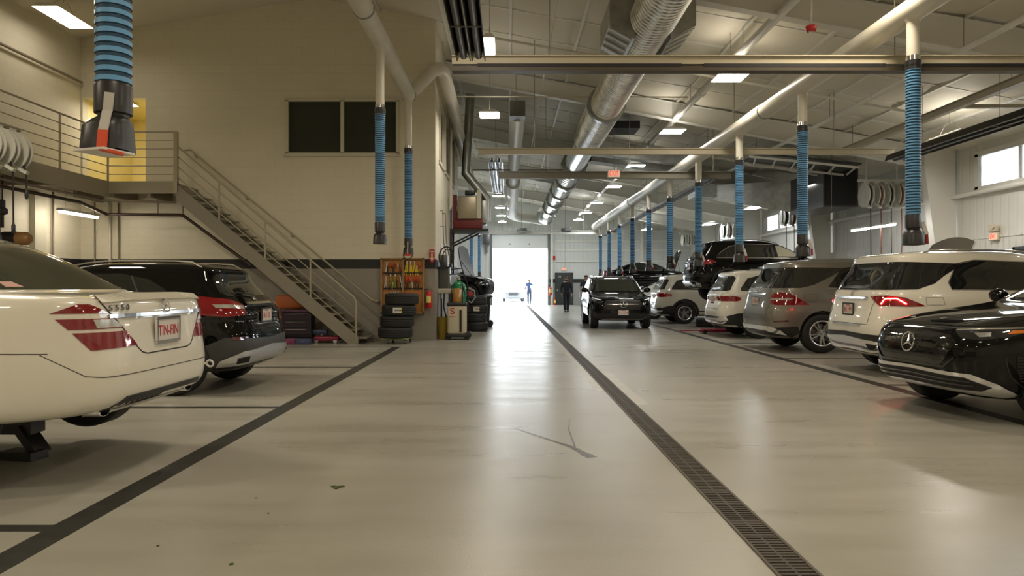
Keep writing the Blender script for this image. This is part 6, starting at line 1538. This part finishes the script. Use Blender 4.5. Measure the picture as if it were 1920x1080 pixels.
# ------------------------------------------------------------------ floor items on the right
tyre(6.2, 22.35, .0, .36, .25, 'loose tire standing on the floor between the two white compact vehicles', vertical=True)
ob = tyre(6.05, 20.0, .36, .36, .25, 'dark tire lying below the raised black vehicle', vertical=False)
t = thing('floor_jack', 'maroon low jack on the floor under the raised black vehicle', 'jack', (5.5, 19.2, 0))
g = MB(); g.rbox(5.1, 19.0, .03, 6.1, 19.25, .12, .02); g.bar((5.1, 19.1, .08), (4.6, 19.3, .06), .03, .03); g.build('jack_frame', MATS['maroon steel'], t)
for dx in (.1, .9): MB().lathe([(0,-.03),(.05,-.03),(.05,.03),(0,.03)], (5.1+dx, 18.98, .05), 'Y', 12).build('jack_wheel', BLACK, t)
# far end: extinguisher, alarm, door opener
extinguisher(W(1032, 0, YF-.1).x, YF-.14, .65, 'small red extinguisher on the far wall left of the dark door', 1.3)
extinguisher(W(1040, 0, YF-.1).x, YF-.3, .0, 'small red extinguisher standing on the floor by the dark far door', 1.0)
g = MB(); g.box(W(1035,0,YF).x, YF-.1, 3.05, W(1041,0,YF).x, YF, 3.3); one(g, 'alarm_box', RED, 'small red alarm box high on the far wall left of the dark door', 'alarm')
g = MB(); g.rbox(W(906,0,YF).x, YF-.35, 4.1, W(919,0,YF).x, YF-.05, 4.75, .03); g.box(W(910,0,YF).x, YF-.2, 3.5, W(914,0,YF).x, YF-.1, 4.1); one(g, 'door_operator', DKALU, 'grey motor operator beside the top of the roll up door', 'motor')
for k in range(2):
    p = W([978, 1060][k], 432, 40.6); g = MB(); g.rbox(p.x-.25, p.y-.2, p.z-.1, p.x+.3, p.y+.2, p.z+.12, .03); g.tube([(p.x, p.y, p.z+.1), (p.x, p.y, roof(p.x)-(.13 if k == 0 else .10))], .012, 5, False); one(g, 'door_opener', DKALU, ['dark motor unit on the farthest rail above the doorway', 'pale motor unit on the farthest rail above the dark door'][k], 'motor')
# hanging cords far right region
for k, (px, y0, y1, Y) in enumerate([(1745, 300, 470, 20.5), (1768, 300, 470, 19.8), (1560, 300, 395, 21), (1030, 440, 500, 44), (1060, 445, 505, 44)]):
    a, b2 = W(px, y0, Y), W(px-1, y1, Y); a.z = roof(a.x)-.02; g = MB(); g.tube([a, b2], .007, 5); one(g, 'hanging_cord', STEEL, ['thin cord dangling before the right wall, nearest one', 'thin cord dangling just left of the nearest wall column', 'short cord dangling beside the dark air handler', 'pull cord hanging near the roll up door', 'pull cord hanging above the dark far door'][k], 'cord')
# ------------------------------------------------------------------ people
SKIN = mat('skin', (.50,.28,.20), .5)
def skinmesh(name, pts, edges, m, parent, root=0, sub=2):
    me = bpy.data.meshes.new(name); me.from_pydata([p[0] for p in pts], edges, []); o = bpy.data.objects.new(name, me); C.objects.link(o)
    md = o.modifiers.new('s', 'SKIN'); md.use_smooth_shade = True
    L_ = me.skin_vertices[0].data
    for i, p in enumerate(pts):
        r = p[1]; L_[i].radius = (r, r) if not isinstance(r, tuple) else r
    L_[root].use_root = True
    sb = o.modifiers.new('u', 'SUBSURF'); sb.levels = sub; sb.render_levels = sub
    dg = bpy.context.evaluated_depsgraph_get(); dg.update()
    nm = bpy.data.meshes.new_from_object(o.evaluated_get(dg)); nm.name = name; o.modifiers.clear(); o.data = nm
    for p_ in nm.polygons: p_.use_smooth = True
    nm.materials.clear(); nm.materials.append(m); o.parent = parent; return o
def person(x, y, H, label, shirt, trousers, hair, stride=.22, rz=0, sleeves='long', beard=False, armL=None, armR=None, extra=None, SKIN=SKIN):
    """local frame: faces -Y, z up"""
    t = thing('person', label, 'person', (x, y, 0), rz); s = H/1.75
    V = lambda a, b2, c: (a*s, b2*s, c*s)
    hipz = .92
    legs = {}
    for sg, st in ((-1, -stride), (1, stride)):   # -1 leg forward
        legs[sg] = [V(sg*.09, 0, hipz-.04), V(sg*.10, st*.5-.03, .50), V(sg*.09, st+.02, .09)]
    armd = {-1: armL or [(-.20,0,1.42), (-.25,.05,1.14), (-.24,-.06,.90)], 1: armR or [(.20,0,1.42), (.25,-.02,1.14), (.25,-.12,.90)]}
    pts = [(V(0,0,.97), .10*s), (V(0,0,1.15), .085*s), (V(0,0,1.36), .09*s), (V(0,0,1.47), .065*s), (V(0,-.005,1.53), .055*s), (V(0,-.015,1.59), .078*s), (V(0,-.01,1.66), .092*s), (V(0,0,1.71), .07*s)]
    ed = [(i, i+1) for i in range(7)]
    for sg in (-1, 1):
        b0 = len(pts); pts += [(legs[sg][0], .085*s), (legs[sg][1], .055*s), (legs[sg][2], .038*s), ((legs[sg][2][0], legs[sg][2][1]-.12*s, .035*s), .035*s)]
        ed += [(0, b0), (b0, b0+1), (b0+1, b0+2), (b0+2, b0+3)]
        a = [V(*q) for q in armd[sg]]; b0 = len(pts)
        pts += [(a[0], .055*s), (a[1], .042*s), (a[2], .028*s)]; ed += [(2, b0), (b0, b0+1), (b0+1, b0+2)]
        w_ = Vector(a[2]); d = (w_-Vector(a[1])).normalized(); side_ = Vector((0,-1,0))
        if abs(d.dot(side_)) > .8: side_ = Vector((0,0,-1))
        side_ = (side_-d*side_.dot(d)).normalized(); pal = w_+d*.07*s; ip = len(pts); pts.append((tuple(pal), .03*s)); ed.append((b0+2, ip))
        for f in range(4):
            off = side_*(.030-.020*f)*s; ln = (.075, .085, .08, .065)[f]*s; cur = side_.cross(d)*(-sg)*.02*s
            k0 = len(pts); pts += [(tuple(pal+off+d*.03*s), .0095*s), (tuple(pal+off+d*(.03*s+ln*.5)+cur*.4), .0085*s), (tuple(pal+off*1.05+d*(.03*s+ln)+cur*1.4), .0075*s)]
            ed += [(ip, k0), (k0, k0+1), (k0+1, k0+2)]
        k0 = len(pts); pts += [(tuple(w_+d*.035*s+side_*.03*s), .011*s), (tuple(w_+d*.075*s+side_*.055*s), .009*s)]; ed += [(ip, k0), (k0, k0+1)]
    body = skinmesh('body', pts, ed, SKIN, t)
    # face
    g = MB(); g.tube([V(0,-.085,1.655), V(0,-.108,1.625), V(0,-.088,1.615)], [.008*s,.014*s,.012*s], 7); g.build('nose', SKIN, t, world=False)
    for sg in (-1, 1):
        g = MB(); g.lathe([(0,-.008*s),(.012*s,0),(0,.006*s)], V(sg*.03,-.078,1.655), 'Y', 10); g.build('eye', DARK, t, world=False)
        g = MB(); g.lathe([(0,-.01*s),(.022*s,-.006*s),(.024*s,.004*s),(0,.01*s)], V(sg*.083,0,1.64), 'X', 10); g.build('ear', SKIN, t, world=False)
        g = MB(); g.bar(V(sg*.015,-.088,1.678), V(sg*.05,-.078,1.68), .01*s, .008*s); g.build('eyebrow', hair, t, world=False)
    g = MB(); g.bar(V(-.025,-.082,1.585), V(.025,-.082,1.585), .01*s, .008*s); g.build('mouth', mat('lips', (.35,.12,.1), .5), t, world=False)
    # hair cap
    g = MB(); n = 16; vs = []; hc = Vector(V(0,.008,1.675))
    for i in range(7):
        el = PI/2*i/6
        for k in range(n):
            a = 2*PI*k/n; rr = .098*s*math.cos(el*.98); zz = .085*s*math.sin(el)
            drop = -.055*s*(1-i/6)*(0.15 if math.sin(a) < -.3 else 1)
            vs.append((hc.x+rr*math.cos(a), hc.y+rr*math.sin(a)*1.08, hc.z+zz+drop))
    g.add(vs, [(i*n+k, i*n+(k+1)%n, (i+1)*n+(k+1)%n, (i+1)*n+k) for i in range(6) for k in range(n)], True); g.build('hair', hair, t, world=False)
    if beard:
        g = MB(); g.lathe([(.0,-.05*s),(.04*s,-.045*s),(.066*s,-.01*s),(.072*s,.03*s),(.06*s,.034*s)], V(0,-.03,1.575), 'Z', 14); g.build('beard', hair, t, world=False)
    # shirt
    p2 = [(V(0,0,.80), (.15*s,.115*s)), (V(0,0,1.12), (.15*s,.12*s)), (V(0,0,1.33), (.175*s,.125*s)), (V(0,0,1.44), (.12*s,.09*s)), (V(0,0,1.50), .075*s)]
    e2 = [(0,1),(1,2),(2,3),(3,4)]
    for sg in (-1, 1):
        a = [Vector(V(*q)) for q in armd[sg]]; b0 = len(p2); p2.append((tuple(a[0]), .074*s)); e2.append((2, b0))
        end = a[1] if sleeves == 'long' else a[0].lerp(a[1], .75)
        p2.append((tuple(end), .06*s)); e2.append((b0, b0+1))
        if sleeves == 'long': p2.append((tuple(a[1].lerp(a[2], .9)), .045*s)); e2.append((b0+1, b0+2))
    skinmesh('shirt', p2, e2, shirt, t)
    p3 = [(V(0,0,1.10), .135*s), (V(0,0,.93), .14*s)]; e3 = [(0,1)]
    for sg in (-1, 1):
        l = legs[sg]; b0 = len(p3); p3 += [(l[0], .105*s), (l[1], .082*s), ((l[2][0], l[2][1], l[2][2]-.03*s), .068*s)]; e3 += [(1, b0), (b0, b0+1), (b0+1, b0+2)]
    skinmesh('trousers', p3, e3, trousers, t, root=1)
    for sg in (-1, 1):
        l = legs[sg]; g = MB(); yy = l[2][1]; zz = 0
        g.rbox(l[2][0]-.048*s, yy-.19*s, zz+.0, l[2][0]+.048*s, yy+.07*s, .085*s, .03*s); g.build('shoe', BLACK, t, world=False)
    if extra: extra(t, s, V)
    return t
HAIRB = mat('black hair', (.015,.012,.01), .6); HAIRR = mat('brown beard hair', (.10,.035,.015), .6)
NAVY = mat('near black shirt', (.012,.013,.017), .8); NAVYT = mat('dark navy trousers', (.010,.012,.018), .8); NAV2 = mat('dark navy tee', (.018,.022,.036), .8)
person(2.86, 35.1, 1.72, 'bearded person in dark long sleeved clothes walking toward the camera', NAVY, NAVYT, HAIRR, beard=True, rz=.05)
def papers(t, s, V):
    g = MB(); g.box(-.33*s, -.22*s, .72*s, -.31*s, .02*s, .98*s); g.build('paper', mat('white paper', (.8,.8,.8), .6), t, world=False)
person(3.72, 34.2, 1.78, 'person in navy short sleeved shirt walking behind the black vehicle with papers', NAV2, NAVYT, HAIRB, sleeves='short', rz=-.05, extra=papers)
BLU = mat('sky blue shirt', (.008,.028,.085), .8); BLT = mat('blue trousers', (.008,.016,.04), .8)
def papers2(t, s, V):
    g = MB(); g.box(.02*s, -.26*s, 1.12*s, .28*s, -.24*s, 1.28*s); g.build('paper', mat('white paper', (.8,.8,.8), .6), t, world=False)
person(1.53, 51.2, 1.78, 'person in blue clothes standing outdoors in the bright doorway', BLU, BLT, HAIRR, sleeves='short', stride=.12, armR=[(.20,0,1.40), (.25,.02,1.15), (.08,-.18,1.08)], extra=papers2, rz=.15, SKIN=mat('backlit skin', (.07,.04,.028), .6))  # backlit darkness put into the skin colour against overexposing daylight
# ------------------------------------------------------------------ tidy up
for o in bpy.data.objects:
    for k in ('_l', '_r'):
        if k in o: del o[k]
